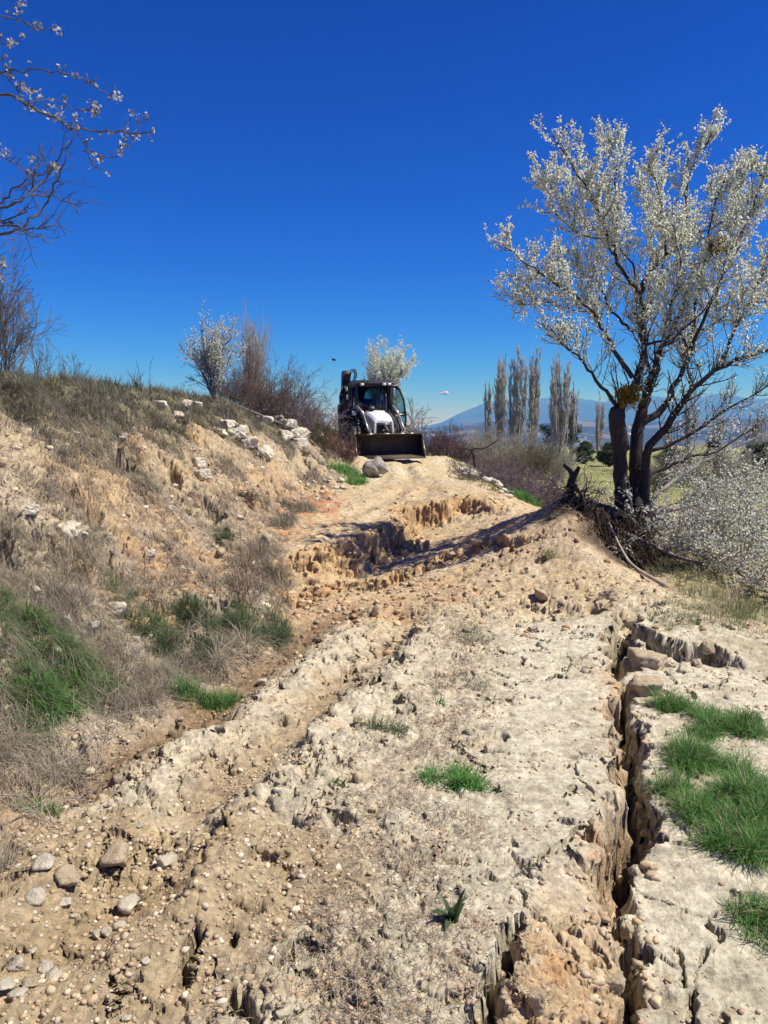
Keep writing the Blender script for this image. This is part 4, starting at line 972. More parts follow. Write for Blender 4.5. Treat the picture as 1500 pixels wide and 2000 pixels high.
c = crest(408, 11, 24); base = (c[0] - .1, c[1] + 1.0, c[2] - .25)
shrub('almond_tree', 'small round tree covered in white blossom on the crest of the left bank', 'tree', base, 16, 2.75, .55, 'bark_grey', dict(bare, n=[7, 6, 0], up=[.12, .12, .08]), 31, .022, bl=(.022, .0145, .02), trunkh=.35)
p = at(497, 38); shrub('bare_poplar', 'narrow hazy bare poplar rising behind the brown thicket on the left bank', 'tree', (p[0], p[1], p[2] - .2), 80, 5.7, .15, 'twig_poplar', dict(seg=.3, wob=.04, up=[.08, .10, .1], maxlv=1, tiplv=1, n=[12, 0], ang=18, ratio=.4, taper=.3, rmin=.007, rr=.6, t0=.2), 32, .018)
for i, (u, y, H, n, lab, mt, sp) in enumerate([
  (465, 21, 2.5, 34, 'dense brown bare shrub left in the thicket on the bank crest', 'twig_brown', .8), (520, 22, 3.1, 50, 'tallest brown bare shrub in the thicket on the bank crest', 'twig_brown', .75),
  (572, 23, 2.8, 40, 'greyish bare shrub right in the thicket on the bank crest', 'twig_purple', .85), (612, 25, 2.2, 30, 'low purple bare shrub between the thicket and the loader', 'twig_purple', .9)]):
    p = at(u, y); shrub('bare_shrub', lab, 'shrub', (p[0], p[1], p[2] - .1), n, H, sp, mt, thick, 40 + i, .011, 'bare shrubs along the bank crest')
p = at(640, 23.5); shrub('green_shrub', 'grey green shrub at the foot of the bank beside the loader wheel', 'shrub', (p[0], p[1], p[2] - .1), 44, 1.9, .6, 'twig_brown', fine, 50, .007, leaf=(.035, .035, .02, [(.10, .13, .05), (.15, .17, .08), (.08, .10, .04)]))
p = at(662, 22.2); shrub('bare_shrub', 'reddish brown bare shrub drooping in front of the loader front wheel', 'shrub', (p[0], p[1], p[2] - .1), 46, 1.7, .9, mat('red_twig', (.15, .075, .06), .9), thick, 51, .007)
p = at(752, 33); _o = shrub('plum_tree', 'white blossoming plum tree standing right behind the loader cab', 'tree', (p[0], p[1], p[2] - .3), 17, 5.6, .15, 'bark_grey', dict(bare, seg=.25, n=[7, 7, 0]), 52, .03, bl=(.022, .034, .05), trunkh=.8)
_o.scale = (.70, .70, 1.0)
p = at(812, 33); shrub('bare_tree', 'thin bare sapling just right of the open loader door', 'tree', (p[0], p[1], p[2] - .2), 9, 3.4, .6, 'bark_grey', dict(bare, rmin=.006), 53, .014)
for i, (u, y, H, n, lab) in enumerate([(858, 30, 2.3, 60, 'dense purple bare bush on the road edge right of the loader'), (900, 28, 1.5, 44, 'lower purple bare bush sloping away beside the dense one')]):
    p = at(u, y); shrub('bare_shrub', lab, 'shrub', (p[0], p[1], p[2] - .1), n, H, .8, mat('plum_twig', (.13, .085, .085), .9), dict(thick, rmin=.005), 54 + i, .010, 'purple bushes beyond the road edge')
# bare tree and whips at the far left
p = crest(-10, 6.5, 9); shrub('bare_tree', 'bare grey tree at the left edge standing behind the grassy bank crest', 'tree', (p[0] - .15, p[1] + .6, p[2] - .4), 22, 2.4, .75, 'bark_grey', dict(fine, n=[8, 6, 0], ang=42), 60, .012, trunkh=.3)
for i, (u, y0, H, n, lab) in enumerate([(85, 9.5, 1.25, 9, 'bare sapling on the bank crest next to the left edge tree'), (140, 10.5, .95, 9, 'short bare sapling third along the bank crest'), (285, 12.6, 1.5, 4, 'three upright dark whips alone on the bank crest')]):
    p = crest(u, y0 - 2, y0 + 2); shrub('bare_sapling', lab, 'sapling', (p[0], p[1] + .1, p[2] - .1), n, H, .45, 'bark_dark' if i == 2 else 'bark_grey', dict(fine, n=[4, 3, 0] if i < 2 else [2, 1, 0]), 62 + i, .009 if i == 2 else .006, 'saplings on the bank crest')

MIST2 = mat('olive_twig', (.23, .205, .13), .9, nscale=3, namt=.4)
# --- poplars in the valley field
def poplar(name, label, u, y, vtop, wpx, seed, dens=1.0, group='poplars in the valley field', tint='twig_poplar'):
    rng = np.random.RandomState(seed); b = at(u, y); H = PY(u, vtop, y)[2] - b[2]; W = wpx / 1550 * y / 2 * .95
    T = Tubes(); tp = []
    tr = smooth_line([(0, 0, -.2), (rng.normal() * .15, 0, H * .3), (rng.normal() * .1, 0, H * .65), (0, 0, H * .97)], 5); T.add(tr, np.linspace(.13, .015, len(tr)), 6)
    par = dict(seg=H * .05, wob=.035, up=[.10, .12, .1], maxlv=1, tiplv=1, n=[7, 0], ang=16, ratio=.45, taper=.35, rmin=.012, rr=.6, t0=.1)
    stems = [(np.zeros(2), 0.0, .97)]
    for i in range(int(5 + 4 * dens)):      # parallel leaders make the column
        a = rng.uniform(0, 2 * np.pi); q = W * rng.uniform(.25, .85); stems.append((np.array((math.cos(a) * q, math.sin(a) * q)), rng.uniform(.02, .3), rng.uniform(.62, .93)))
    for off_, t0, t1 in stems[1:]:
        z = np.linspace(H * t0, H * t1, 7); f = np.clip(.5 + .5 * (z - H * t0) / (H * .16), 0, 1)[:, None]; xyz = np.concatenate([off_[None] * f * np.linspace(1, .8, 7)[:, None] + rng.normal(size=(7, 2)) * .03, z[:, None]], 1); T.add(xyz, np.linspace(.05, .014, 7), 4)
    n = int(280 * dens)
    for i in range(n):
        off_, t0, t1 = stems[rng.randint(len(stems))]; t = rng.uniform(t0 + .03, t1); f = min(1, .5 + .5 * (t - t0) / .16)
        q = np.array((off_[0] * f * .9, off_[1] * f * .9, H * t)); a = rng.uniform(0, 2 * np.pi); L = H * rng.uniform(.07, .17) * (1.1 - .5 * t); s = rng.uniform(.08, .38)
        grow(T, tp, q, unit((math.cos(a) * s, math.sin(a) * s, 1)), L, .018, 0, par, rng)
    o = empty(name, b, 0, label, 'tree', group); T.build('branches', M[tint], o); return o
for i, a in enumerate([
  ('thin short poplar at the left end of the poplar row', 953, 74, 745, 20, .6), ('dark slender poplar second from the left in the row', 974, 72, 683, 34, 1.2), ('broad poplar third from the left with pale stems', 1008, 71, 682, 44, 1.5),
  ('slender poplar in the middle of the row', 1042, 73, 677, 32, 1.1), ('widest poplar of the row growing through the pine', 1088, 69, 683, 52, 1.7), ('thin poplar against the right side of the widest one', 1117, 73, 742, 20, .6),
  ('lone thin pale poplar between the row and the plum trunk', 1168, 82, 768, 30, .7), ('hazy poplar seen through the plum branches', 1345, 84, 760, 40, 1.0), ('second hazy poplar through the plum branches', 1398, 86, 800, 40, .9), ('pale poplar near the right edge behind the blossom thicket', 1475, 80, 800, 52, 1.2),
  ('small bare poplar just right of the plum trunk', 1300, 88, 820, 30, .7)]):
    poplar('poplar_tree', a[0], a[1], a[2], a[3], a[4], 200 + i, a[5])
# pine and evergreen bushes
def evergreen(name, label, u, y, vtop, wpx, seed, vbot=None, cols=((.022, .045, .018), (.035, .06, .022), (.05, .075, .03)), group=None, trunk=True):
    rng = np.random.RandomState(seed); b = at(u, y); H = PY(u, vtop, y)[2] - b[2]; W = wpx / 1550 * y / 2
    z0 = (PY(u, vbot, y)[2] - b[2]) if vbot else 0.1 * H
    T = Tubes(); T.add([(0, 0, -.2), (0, 0, H * .5), (0, 0, H * .95)], [.12, .09, .03], 6); pts = []
    for i in range(46):
        t = rng.rand(); a = rng.uniform(0, 2 * np.pi); z = z0 + (H - z0) * t; r = W * math.sin(math.pi * (.18 + .75 * t)) * rng.uniform(.35, 1.1)
        c = np.array((r * math.cos(a), r * math.sin(a), z)); T.add([(0, 0, z - .3 * r), c], [.03, .012], 3)
        pts.append(c + rng.normal(size=(90, 3)) * np.array((.26, .26, .15)) * max(.5, W * .45))
    q = np.concatenate(pts); o = empty(name, b, 0, label, 'tree' if trunk else 'bush', group)
    T.build('trunk', M['bark_dark'], o); V, F, cc = blades(q, .26, .07, 1.2, rng, cols); mesh('crown', V, [F], M['leafcol'], o, False, {'tint': cc}); return o
evergreen('pine_tree', 'dark green pine standing behind the widest poplar', 1092, 74, 806, 78, 301, 868)
OL = ((.045, .065, .022), (.07, .085, .03), (.10, .11, .045))
for i, a in enumerate([('round dark green bush left of the plum trunk in the field', 1140, 72, 866, 44), ('olive bush touching the left side of the plum trunk', 1190, 66, 868, 40), ('olive bush below the middle poplar', 1045, 66, 872, 40), ('dark olive bush under the pine', 1075, 62, 880, 40),
   ('tall olive bush behind the blossom thicket', 1395, 60, 862, 36), ('olive hedge bush at the right edge of the field', 1480, 55, 868, 70), ('yellow green bush right of the plum trunk', 1310, 58, 880, 70)]):
    evergreen('olive_bush', a[0], a[1], a[2], a[3], a[4], 310 + i, None, OL if i else ((.03, .055, .02), (.05, .075, .03)), 'bushes in the valley field', False)
for i, a in enumerate([(1062, 56, 2.2, 'white blossoming bush in the field below the pine'), (1100, 60, 1.7, 'pale blossoming bush under the widest poplar'), (1345, 40, 2.6, 'sparse blossoming bush far behind the plum trunk'), (1440, 46, 2.4, 'blossoming bush in the field near the right edge')]):
    p = at(a[0], a[1]); shrub('blossoming_bush', a[3], 'bush', (p[0], p[1], p[2] - .2), 14, a[2], .7, 'bark_grey', dict(bare, seg=.25, rmin=.007), 330 + i, .014, 'blossoming bushes in the valley field', bl=(.09, .035, .06))

# grey brush at the poplars' feet and along the field
for i, (u, y, H, n, lab) in enumerate([(935, 44, 4.2, 60, 'grey brown brush at the foot of the leftmost poplar'), (975, 46, 4.4, 64, 'brown brush under the dark slender poplar'), (1012, 42, 4.0, 60, 'olive brown brush under the broad poplar'), (1050, 40, 3.6, 60, 'grey brush in front of the blossoming bush in the field'), (1092, 44, 3.4, 50, 'grey brush below the pine'),
   (1290, 36, 2.6, 40, 'grey olive brush just right of the plum trunk'), (1330, 44, 3.4, 44, 'tall grey brush behind the blossoming branches'), (1385, 34, 2.6, 40, 'olive grey brush in the middle of the right field edge'), (1440, 42, 3.4, 44, 'grey brush near the right edge of the field'), (1500, 36, 3.0, 40, 'grey brush cut by the right frame edge')]):
    p = at(u, y); shrub('field_brush', lab, 'brush', (p[0], p[1], p[2] - .15), n, H, .6, MIST2 if i % 2 else M['twig_poplar'], dict(bare, seg=.25, rmin=.006, n=[6, 5, 0]), 520 + i, .014, 'brush along the valley field')
# ------------------------------------------------------------------ brush, thicket, roots
# purple brush beyond the road edge
for i, (u, y, H, n, lab) in enumerate([(935, 21, .75, 34, 'purple brush at the far left end of the brush belt'), (985, 20, .85, 40, 'matted purple brush behind the white stones'), (1040, 18.5, .8, 40, 'grey purple brush behind the green grass clump'), (1085, 17, .85, 34, 'grey brush behind the black root'), (1130, 19, .75, 26, 'grey brush left of the plum trunk'), (1010, 25, .9, 30, 'brush at the back of the belt below the poplars'), (955, 27, .8, 26, 'brush in the back beside the purple bush')]):
    p = at(u, y); z = max(p[2], PY(u, 905, y)[2] - H * .9); shrub('brush_thicket', lab, 'brush', (p[0], p[1], p[2] - .1), int(n * 1.6), H + .95, 1.5, 'twig_purple', dict(thick, wob=.22, up=[0, -.02, -.03], n=[7, 6, 0], rmin=.0042), 400 + i, .009, 'purple brush below the road')
# dead bent branch standing out of the brush
T = Tubes(); T.add(smooth_line([PY(928, 912, 19), PY(925, 893, 19), PY(922, 880, 19), PY(930, 876, 19), PY(945, 876, 18.9), PY(975, 858, 18.8)], 4), np.linspace(.035, .012, 21), 6); T.add([PY(922, 880, 19), PY(908, 876, 19.1), PY(896, 877, 19.1)], [.022, .018, .008], 5)
b = np.array(PY(928, 925, 19)); rel(T, b); o = empty('dead_branch', b, 0, 'bent dead branch sticking out of the brush right of the road', 'branch'); T.build('wood', M['bark_dark'], o)
# upturned black root on the mound
rng = np.random.RandomState(77); b = G(1120, 985); b = np.array((PY(1118, 985, 9.45)[0], 9.45, 0)); b[2] = float(gz(b[0], b[1])) - .05
T = Tubes(); zz = lambda u, v, d=0: np.array(PY(u, v, 9.4 + d))
T.add(smooth_line([zz(1120, 1000), zz(1116, 968), zz(1114, 945), zz(1118, 930), zz(1112, 918), zz(1101, 908)], 4), np.linspace(.06, .018, 21) , 7)
T.add(smooth_line([zz(1114, 950, -.05), zz(1120, 932), zz(1126, 922), zz(1131, 912)], 4), np.linspace(.05, .02, 13), 6)
T.add(smooth_line([zz(1116, 938), zz(1126, 955, -.1), zz(1138, 970, -.15), zz(1142, 985, -.2)], 4), np.linspace(.03, .012, 13), 5)
for i in range(90):
    s = zz(rng.uniform(1105, 1150), rng.uniform(955, 990), rng.uniform(-.15, .15)); d = unit(rng.normal(size=3) + (0, 0, -.2)); grow(T, [], s, d, rng.uniform(.15, .5), .008, 1, dict(seg=.05, wob=.3, up=[-.05], maxlv=2, tiplv=3, n=[0, 2, 0], ang=50, ratio=.6, rmin=.002), rng)
rel(T, b); o = empty('tree_root', b, 0, 'black upturned root with two horns on top of the mound', 'root'); T.build('wood', mat('charred_wood', (.025, .02, .018), .9, nscale=20, namt=.5), o)
# roots hanging out of the undercut below the plum
T = Tubes()
for i in range(260):
    u = rng.uniform(1120, 1275); v = 985 + max(0, (1200 - u)) * .25 + rng.uniform(0, 95); y = rng.uniform(8.9, 9.5); s = np.array(PY(u, v, y)); g_ = float(gz(s[0], s[1]))
    if s[2] < g_ - .15: s[2] = g_ + .02
    grow(T, [], s, (rng.normal() * .5, -.5 - rng.rand() * .4, -.6 + rng.normal() * .5), rng.uniform(.12, .5), rng.uniform(.003, .011), 0, dict(seg=.05, wob=.22, up=[-.16, -.16], maxlv=1, tiplv=3, n=[2, 0], ang=40, ratio=.6, rmin=.002), rng)
b = np.array((PY(1210, 1050, 9.2)[0], 9.2, 0)); b[2] = float(gz(b[0], b[1])); rel(T, b)
o = empty('hanging_roots', b, 0, 'tangle of dark roots hanging out of the undercut bank below the plum', 'roots'); T.build('wood', mat('root_bark', (.055, .038, .028), .95), o)
tag(o, kind=None)
# pale bare pole leaning down the bank
T = Tubes(); P = [np.array(PY(1190, 1022, 9.1)), np.array(PY(1215, 1075, 8.6)), np.array(PY(1240, 1108, 8.2)), np.array(PY(1300, 1146, 7.6))]
for q in P[1:]: q[2] = max(q[2], float(gz(q[0], q[1])) + .02)
T.add(smooth_line(P, 5), np.linspace(.011, .022, 16), 7); b = P[-1]; rel(T, b)
o = empty('leaning_root', b, 0, 'long pale root leaning diagonally down the bank under the plum', 'root'); T.build('wood', M['twig_pale'], o)
# collapsed blossoming branches on the right
rng = np.random.RandomState(81)
THICKET = mat('thicket_twig', (.22, .20, .185), .9, nscale=6, namt=.4)
def sprawl(label, pts, r, y, seed, n, name='fallen_plum_branch', step=.030, fr=.0128, ln=(.3, .9)):
    rng = np.random.RandomState(seed); T = Tubes(); tips = []; TW = T
    P = []
    for (u, v), yy in zip(pts, y):
        q = np.array(PY(u, v, yy)); q[2] = max(q[2], float(gz(q[0], q[1])) + .04); P.append(q)
    P = smooth_line(P, 5); T.add(P, np.linspace(r, r * .3, len(P)), 7)
    par = dict(seg=.08, wob=.17, up=[.0, .02, .03], maxlv=2, tiplv=1, n=[5, 6, 0], ang=45, ratio=.6, taper=.4, rmin=.003, rr=.6, t0=.15)
    for i in range(int(n * .55)):
        k = rng.randint(int(len(P) * .1), len(P) - 1); d = turn(unit(P[k + 1] - P[k]), R(rng.uniform(25, 85)), rng); d[2] = abs(d[2]) * .8 - .12
        grow(TW, tips, P[k], d, rng.uniform(*ln), .008, 0, par, rng)
    b = P[0].copy(); b[2] = float(gz(b[0], b[1])); rel(T, b)
    q = along(tips + [P[len(P) // 3:]], step, rng, .012) - b
    o = empty(name, b, 0, label, 'branch', 'blossoming branches collapsed on the right slope'); T.build('wood', THICKET, o); flowers(q, fr, rng, 'blossom', o)
sprawl('blossoming branch lying low across the right slope nearest the slab', [(1200,1035),(1260,1060),(1330,1090),(1420,1110),(1520,1150)], .035, [9.2,9.0,8.7,8.5,8.2], 1, 42, step=.046)
sprawl('blossoming branch arching right from the plum foot', [(1220,1010),(1290,1000),(1360,985),(1440,960),(1560,940)], .035, [9.6,9.8,10.2,10.4,10.6], 2, 46)
sprawl('blossoming branch rising to the right edge of the frame', [(1250,1000),(1290,960),(1330,930),(1400,890),(1500,845),(1560,820)], .03, [10,10.4,10.8,11,11.2,11.4], 3, 26, step=.05)
sprawl('white blossoming branch heaped at the right edge', [(1300,1080),(1380,1050),(1450,1035),(1560,1030)], .03, [10,9.6,9.2,8.8], 4, 50, step=.032)
sprawl('blossoming branch drooping to the grass at the right edge', [(1330,1060),(1400,1090),(1460,1130),(1530,1190)], .025, [9,8.6,8.2,7.8], 5, 40, step=.042)
sprawl('twiggy branch with few flowers above the yellow field', [(1260,1040),(1330,1020),(1420,1010),(1520,990)], .02, [11,12,13,14], 6, 36, step=.045, fr=.013)
sprawl('blossoming branch farthest back on the right slope', [(1330,1000),(1400,975),(1480,950),(1580,930)], .025, [12.5,12.5,13,13], 7, 40, step=.034, fr=.014)

# ------------------------------------------------------------------ grass and litter
def gpatch(name, label, cat, cs, n, h, wd, lean, cols, seed, group=None, kind=None, sink=.01, mt='leafcol', aspect=None):
    """cs: list of (x, y, rx, ry)"""
    rng = np.random.RandomState(seed); B = []
    ar = np.array([c[2] * c[3] for c in cs]); k = rng.choice(len(cs), n, p=ar / ar.sum())
    a = rng.uniform(0, 2 * np.pi, n); r = np.sqrt(rng.rand(n)) ; cs = np.array(cs)
    x = cs[k, 0] + cs[k, 2] * r * np.cos(a); y = cs[k, 1] + cs[k, 3] * r * np.sin(a)
    dn = fbm(x * 5, y * 5, 3, 300 + seed); keep = rng.rand(n) < np.clip(1.1 - r * .95 + dn * 1.3, 0, 1); x = x[keep]; y = y[keep]; dn = dn[keep]
    B = np.stack([x, y, gz(x, y) - sink], -1); c0 = np.array((cs[:, 0].mean(), cs[:, 1].mean(), 0)); c0[2] = float(gz(c0[0], c0[1]))
    V, F, cc = blades(B - c0, h * (1 + .5 * dn), wd, lean, rng, cols)
    o = mesh(name, V, [F], M[mt], None, False, {'tint': cc}); o.location = c0
    return tag(o, label, cat, group, kind)
def spots(L): return [tuple(G(u, v)[:2]) + (rx, ry) for u, v, rx, ry in L]
# the bright grass on the sunken slab
gpatch('grass_patch', 'lush green grass patch in the middle of the right slab', 'grass', spots([(1385,1500,.20,.16),(1380,1560,.24,.16),(1420,1620,.20,.14),(1450,1660,.16,.1),(1350,1480,.14,.1),(1480,1560,.2,.2),(1470,1640,.2,.16)]), 21000, .12, .0030, .85, GREEN + GREEN + STRAW[:1] + [(.20, .27, .10)], 1, 'bright grass patches on the slab')
gpatch('grass_patch', 'green grass strip beside the broken blocks on the right slab', 'grass', spots([(1320,1385,.14,.09),(1370,1400,.14,.1),(1420,1420,.15,.1),(1470,1430,.12,.12),(1380,1440,.12,.08)]), 9000, .11, .003, .85, GREEN + GREEN + STRAW[:1] + [(.20, .27, .10)], 2, 'bright grass patches on the slab')
gpatch('grass_patch', 'green grass patch cut by the right frame edge near the bottom', 'grass', spots([(1485,1800,.10,.10),(1500,1845,.12,.08)]), 4000, .10, .0028, .85, GREEN + STRAW[:1], 3, 'bright grass patches on the slab')
gpatch('grass_tuft', 'wide dark green grass tuft in the middle of the road', 'grass', spots([(890,1530,.17,.10),(850,1520,.1,.08),(940,1540,.1,.07)]), 2400, .09, .004, 1.2, GREEN[:3] + GREEN[:2], 4, 'grass tufts on the road')
gpatch('grass_tuft', 'olive grass tuft on the road left of the flat slab', 'grass', spots([(758,1430,.15,.10)]), 520, .085, .004, 1.1, [(.06, .10, .035), (.09, .12, .05)], 5, 'grass tufts on the road')
gpatch('grass_tuft', 'small broad-leaved tuft beside the road rut', 'grass', spots([(672,1530,.07,.04)]), 60, .06, .012, 1.1, [(.08, .13, .04), (.12, .17, .07)], 6, 'grass tufts on the road')
gpatch('grass_tuft', 'little dark tuft between the dry litter on the road', 'grass', spots([(862,1375,.05,.04)]), 70, .08, .007, .7, GREEN[:2], 7, 'grass tufts on the road')
gpatch('grass_tuft', 'thin grass at the upper end of the road litter strip', 'grass', spots([(908,1250,.26,.42)]), 1200, .07, .003, .9, DULL, 8, 'grass tufts on the road')
gpatch('grass_tuft', 'thin grass halfway along the road litter strip', 'grass', spots([(905,1335,.2,.22)]), 800, .07, .003, .9, DULL, 9, 'grass tufts on the road')
gpatch('grass_clump', 'bright green grass clump on the ridge left of the mound', 'grass', spots([(1025,980,.32,.3)]), 1400, .20, .008, .6, GREEN, 10)
gpatch('grass_clump', 'green grass clump at the bank foot left of the boulder', 'grass', spots([(672,925,.42,1.0),(690,945,.35,.6)]), 2600, .26, .010, .6, GREEN, 11)
gpatch('grass_clump', 'small green clump on the crumbled mound face', 'grass', spots([(1068,1085,.14,.12)]), 260, .09, .004, .8, [(.08, .12, .03), (.12, .15, .05)], 12)
gpatch('grass_patch', 'grass on the upper broken slab at the right', 'grass', spots([(1300,1215,.3,.3),(1380,1200,.4,.4),(1450,1210,.35,.4)]), 2600, .11, .0035, .8, [(.15, .18, .06), (.22, .22, .09), (.10, .15, .04)], 13)
gpatch('grass_patch', 'dark grass under the fallen branches on the right', 'grass', spots([(1330,1120,.5,.5),(1280,1090,.4,.5),(1420,1170,.5,.5),(1490,1200,.3,.4)]), 3600, .15, .004, .7, [(.08, .12, .035), (.13, .15, .06), (.20, .18, .10)], 14)
gpatch('grass_strip', 'short grass along the road edge beside the white stones', 'grass', spots([(900,915,.5,2.0),(950,940,.6,1.5),(990,965,.5,.8)]), 3500, .12, .010, .8, [(.12, .15, .05), (.17, .18, .08), (.20, .19, .10)], 15)
# bank grass, patch by patch
for i, (u, v, rx, ry, n, h, lab) in enumerate([(60,1230,.34,.26,2300,.15,'green grass patch at the left edge above the ditch'), (30,1330,.34,.24,2300,.15,'green grass patch low at the left edge'), (130,1290,.3,.2,900,.12,'green grass patch right of the left edge ones'),
   (270,1200,.25,.2,700,.11,'short green grass on the lower bank under the pale stones'), (330,1250,.4,.28,2200,.14,'grass patch above the muddy ditch'), (420,1230,.40,.32,2600,.15,'thick grey green grass where the bank meets the ditch'), (500,1235,.30,.32,2000,.15,'grass mound at the right end of the bank foot'), (410,1370,.24,.14,900,.12,'grass standing in the wet ditch'), (70,1580,.12,.08,160,.09,'thin grass in the ditch at the left edge'),
   (425,1040,.22,.25,700,.10,'dark green weeds at the foot of the bank slope'), (480,975,.25,.35,500,.10,'sparse weeds on the middle bank slope'), (250,920,.35,.4,1100,.12,'grey green grass sliding down the upper bank'), (330,860,.5,.6,900,.12,'grass below the white crest stones')]):
    gpatch('grass_patch', lab, 'grass', spots([(u, v, rx, ry), (u + 25, v + 10, rx * .7, ry * .7)]), n * 3, h, .0034, .85, (DULL[:2] + GREEN if v > 1190 and u < 300 or v > 1350 else DULL + [(.07, .13, .04), (.08, .16, .045)]), 30 + i, 'grass patches on the left bank')
# crest turf and dry growth: nobody could count it
rng = np.random.RandomState(90)
def scatter(n, x0, x1, y0, y1, dens, seed):
    r = np.random.RandomState(seed); y = np.exp(r.uniform(math.log(y0), math.log(y1), n)); x = r.uniform(x0, x1, n) * (y if False else 1); k = r.rand(n) < dens(x, y); return x[k], y[k]
def inview(x, y, m=.60): return np.abs(x) < m * (y + .3)
def tussocks(name, x, y, nb, spread, h, wd, lean, cols, seed, m='leafcol'):
    """separate tufts: blades spraying from shared roots"""
    r = np.random.RandomState(seed); k = len(x); cnt = r.poisson(nb * np.exp(r.normal(size=k) * .5)) + 4; i = np.repeat(np.arange(k), cnt); n = len(i)
    a = r.uniform(0, 2 * np.pi, n); q = np.abs(r.normal(size=n)) * spread * (.6 + .5 * r.rand(k))[i]
    bx = x[i] + q * np.cos(a); by = y[i] + q * np.sin(a); hs = (h * np.exp(r.normal(size=k) * .3))[i]; tone = r.randint(len(cols), size=k)
    B = np.stack([bx, by, gz(bx, by) - .008], -1); pal = np.array(cols)
    V, F, cc = blades(B, hs, wd * np.maximum(y[i] / 4.5, 1), lean, r, cols, az=a)
    mix_ = np.repeat(pal[tone[i]], 8, 0); cc[:, :3] = .45 * cc[:, :3] + .55 * mix_ * np.repeat(r.uniform(.8, 1.2, (n, 1)), 8, 0)
    o = mesh(name, V, [F], M[m], None, False, {'tint': cc}); return tag(o, kind='stuff')
CR = DULL + GREY + [(.11, .10, .07), (.075, .10, .045), (.09, .08, .06), (.16, .12, .08)]
x, y = scatter(26000, -9, -1.5, 3.4, 34, lambda x, y: ((gz(x, y) > 1.5 + .3 * fbm(x, y, 3, 5)) & inview(x, y)) * np.clip(.45 + 1.1 * fbm(x * 1.3, y * 1.3, 4, 8), .05, 1), 3)
tussocks('crest_grass', x, y, 34, .06, .20, .0024, 1.0, CR, 3)
bd = lambda x, y: (znat('bank', x, y) > .3) * inview(x, y) * (gz(x, y) < 1.95) * np.clip(1.3 - 2.0 * znat('ditch', x, y), 0, 1)
pt = lambda x, y: ss(-.02, .42, fbm(x * 1.1 + 4, y * 1.1, 4, 14) + .22 * (y < 6.5) - .05 - .16 * ss(7.5, 10, y))
x, y = scatter(30000, -5, -.6, 2.8, 26, lambda x, y: bd(x, y) * pt(x, y) * .5, 4)
tussocks('dry_grass', x, y, 40, .055, .17, .0021, 1.15, GREY + STRAW[:3] + [(.17, .13, .10), (.14, .15, .09)], 4, 'straw')
x, y = scatter(500000, -5, -.6, 2.8, 26, lambda x, y: bd(x, y) * (.10 + .35 * pt(x, y)), 14)
B = np.stack([x, y, gz(x, y) + .002], -1); V, F, cc = blades(B, .09, .0020 * np.maximum(y / 4.5, 1), 1.6, rng, GREY + STRAW + [(.17, .13, .10)], curl=.15); o = mesh('dead_litter', V, [F], M['straw'], None, False, {'tint': cc}); tag(o, kind='stuff')
# long dead stems lying about
T = Tubes()
for i in range(2600):
    yy = math.exp(rng.uniform(math.log(3.2), math.log(12))); xx = rng.uniform(-.52, -.05) * yy
    if znat('bank', xx, yy) < .35 or float(gz(xx, yy)) > 1.9: continue
    L = rng.uniform(.12, .45); a = rng.uniform(0, 6.28); n = 6; s = np.linspace(-.5, .5, n); cv = rng.normal() * .25
    px = xx + L * (s * math.cos(a) - cv * s * s * math.sin(a)); py = yy + L * (s * math.sin(a) + cv * s * s * math.cos(a)); pz = gz(px, py) + .012 + rng.uniform(0, .10) * (s + .5)
    T.add(np.stack([px, py, pz], -1), np.linspace(.0026, .0012, n) * max(1, yy / 5), 3)
o = T.build('dry_stems', M['twig_pale'], None); tag(o, kind='stuff')
# straw litter down the middle of the road
def litd(x, y):
    d, _, _ = polyline_d(x, y, xy([(905,1200),(910,1300),(880,1400),(820,1500),(800,1600),(780,1750),(750,1950),(740,2300)])); return np.clip(1.1 - d / np.interp(y, [1.5, 3, 5, 7], [.55, .5, .3, .25]), 0, 1)
x, y = scatter(150000, -1.2, 1.2, 1.6, 7, lambda x, y: litd(x, y) * np.clip(.6 + 1.2 * fbm(x * 4, y * 4, 3, 17), .05, 1), 6)
B = np.stack([x, y, gz(x, y) + .002], -1); V, F, cc = blades(B, .034, .0020, 1.62, rng, STRAW + GREY + [(.20, .12, .08), (.28, .17, .11), (.16, .10, .07)], curl=.1); o = mesh('straw_litter', V, [F], M['straw'], None, False, {'tint': cc}); tag(o, kind='stuff')
x, y = scatter(60000, -1.5, 2.2, 1.6, 8, lambda x, y: .35 * (znat('bank', x, y) < .2) * np.clip(.3 + 1.2 * fbm(x * 3, y * 3, 3, 18), .02, 1), 7)
B = np.stack([x, y, gz(x, y) + .002], -1); V, F, cc = blades(B, .022, .0014, 1.6, rng, STRAW + GREY, curl=.1); o = mesh('chaff', V, [F], M['straw'], None, False, {'tint': cc}); tag(o, kind='stuff')
# field and slope grass on the right, far road edge
x, y = scatter(160000, 1.6, 26, 6, 60, lambda x, y: (znat('right', x, y) > .3) * inview(x, y, .55) * np.clip(.6 + fbm(x * .5, y * .5, 3, 19), .1, 1) * .8, 8)
B = np.stack([x, y, gz(x, y) - .01], -1); V, F, cc = blades(B, .10, .0026 * np.maximum(y / 4, 1), .9, rng, DULL + [(.27, .24, .12), (.33, .29, .16), (.20, .21, .09)]); o = mesh('meadow_grass', V, [F], M['leafcol'], None, False, {'tint': cc}); tag(o, kind='stuff')

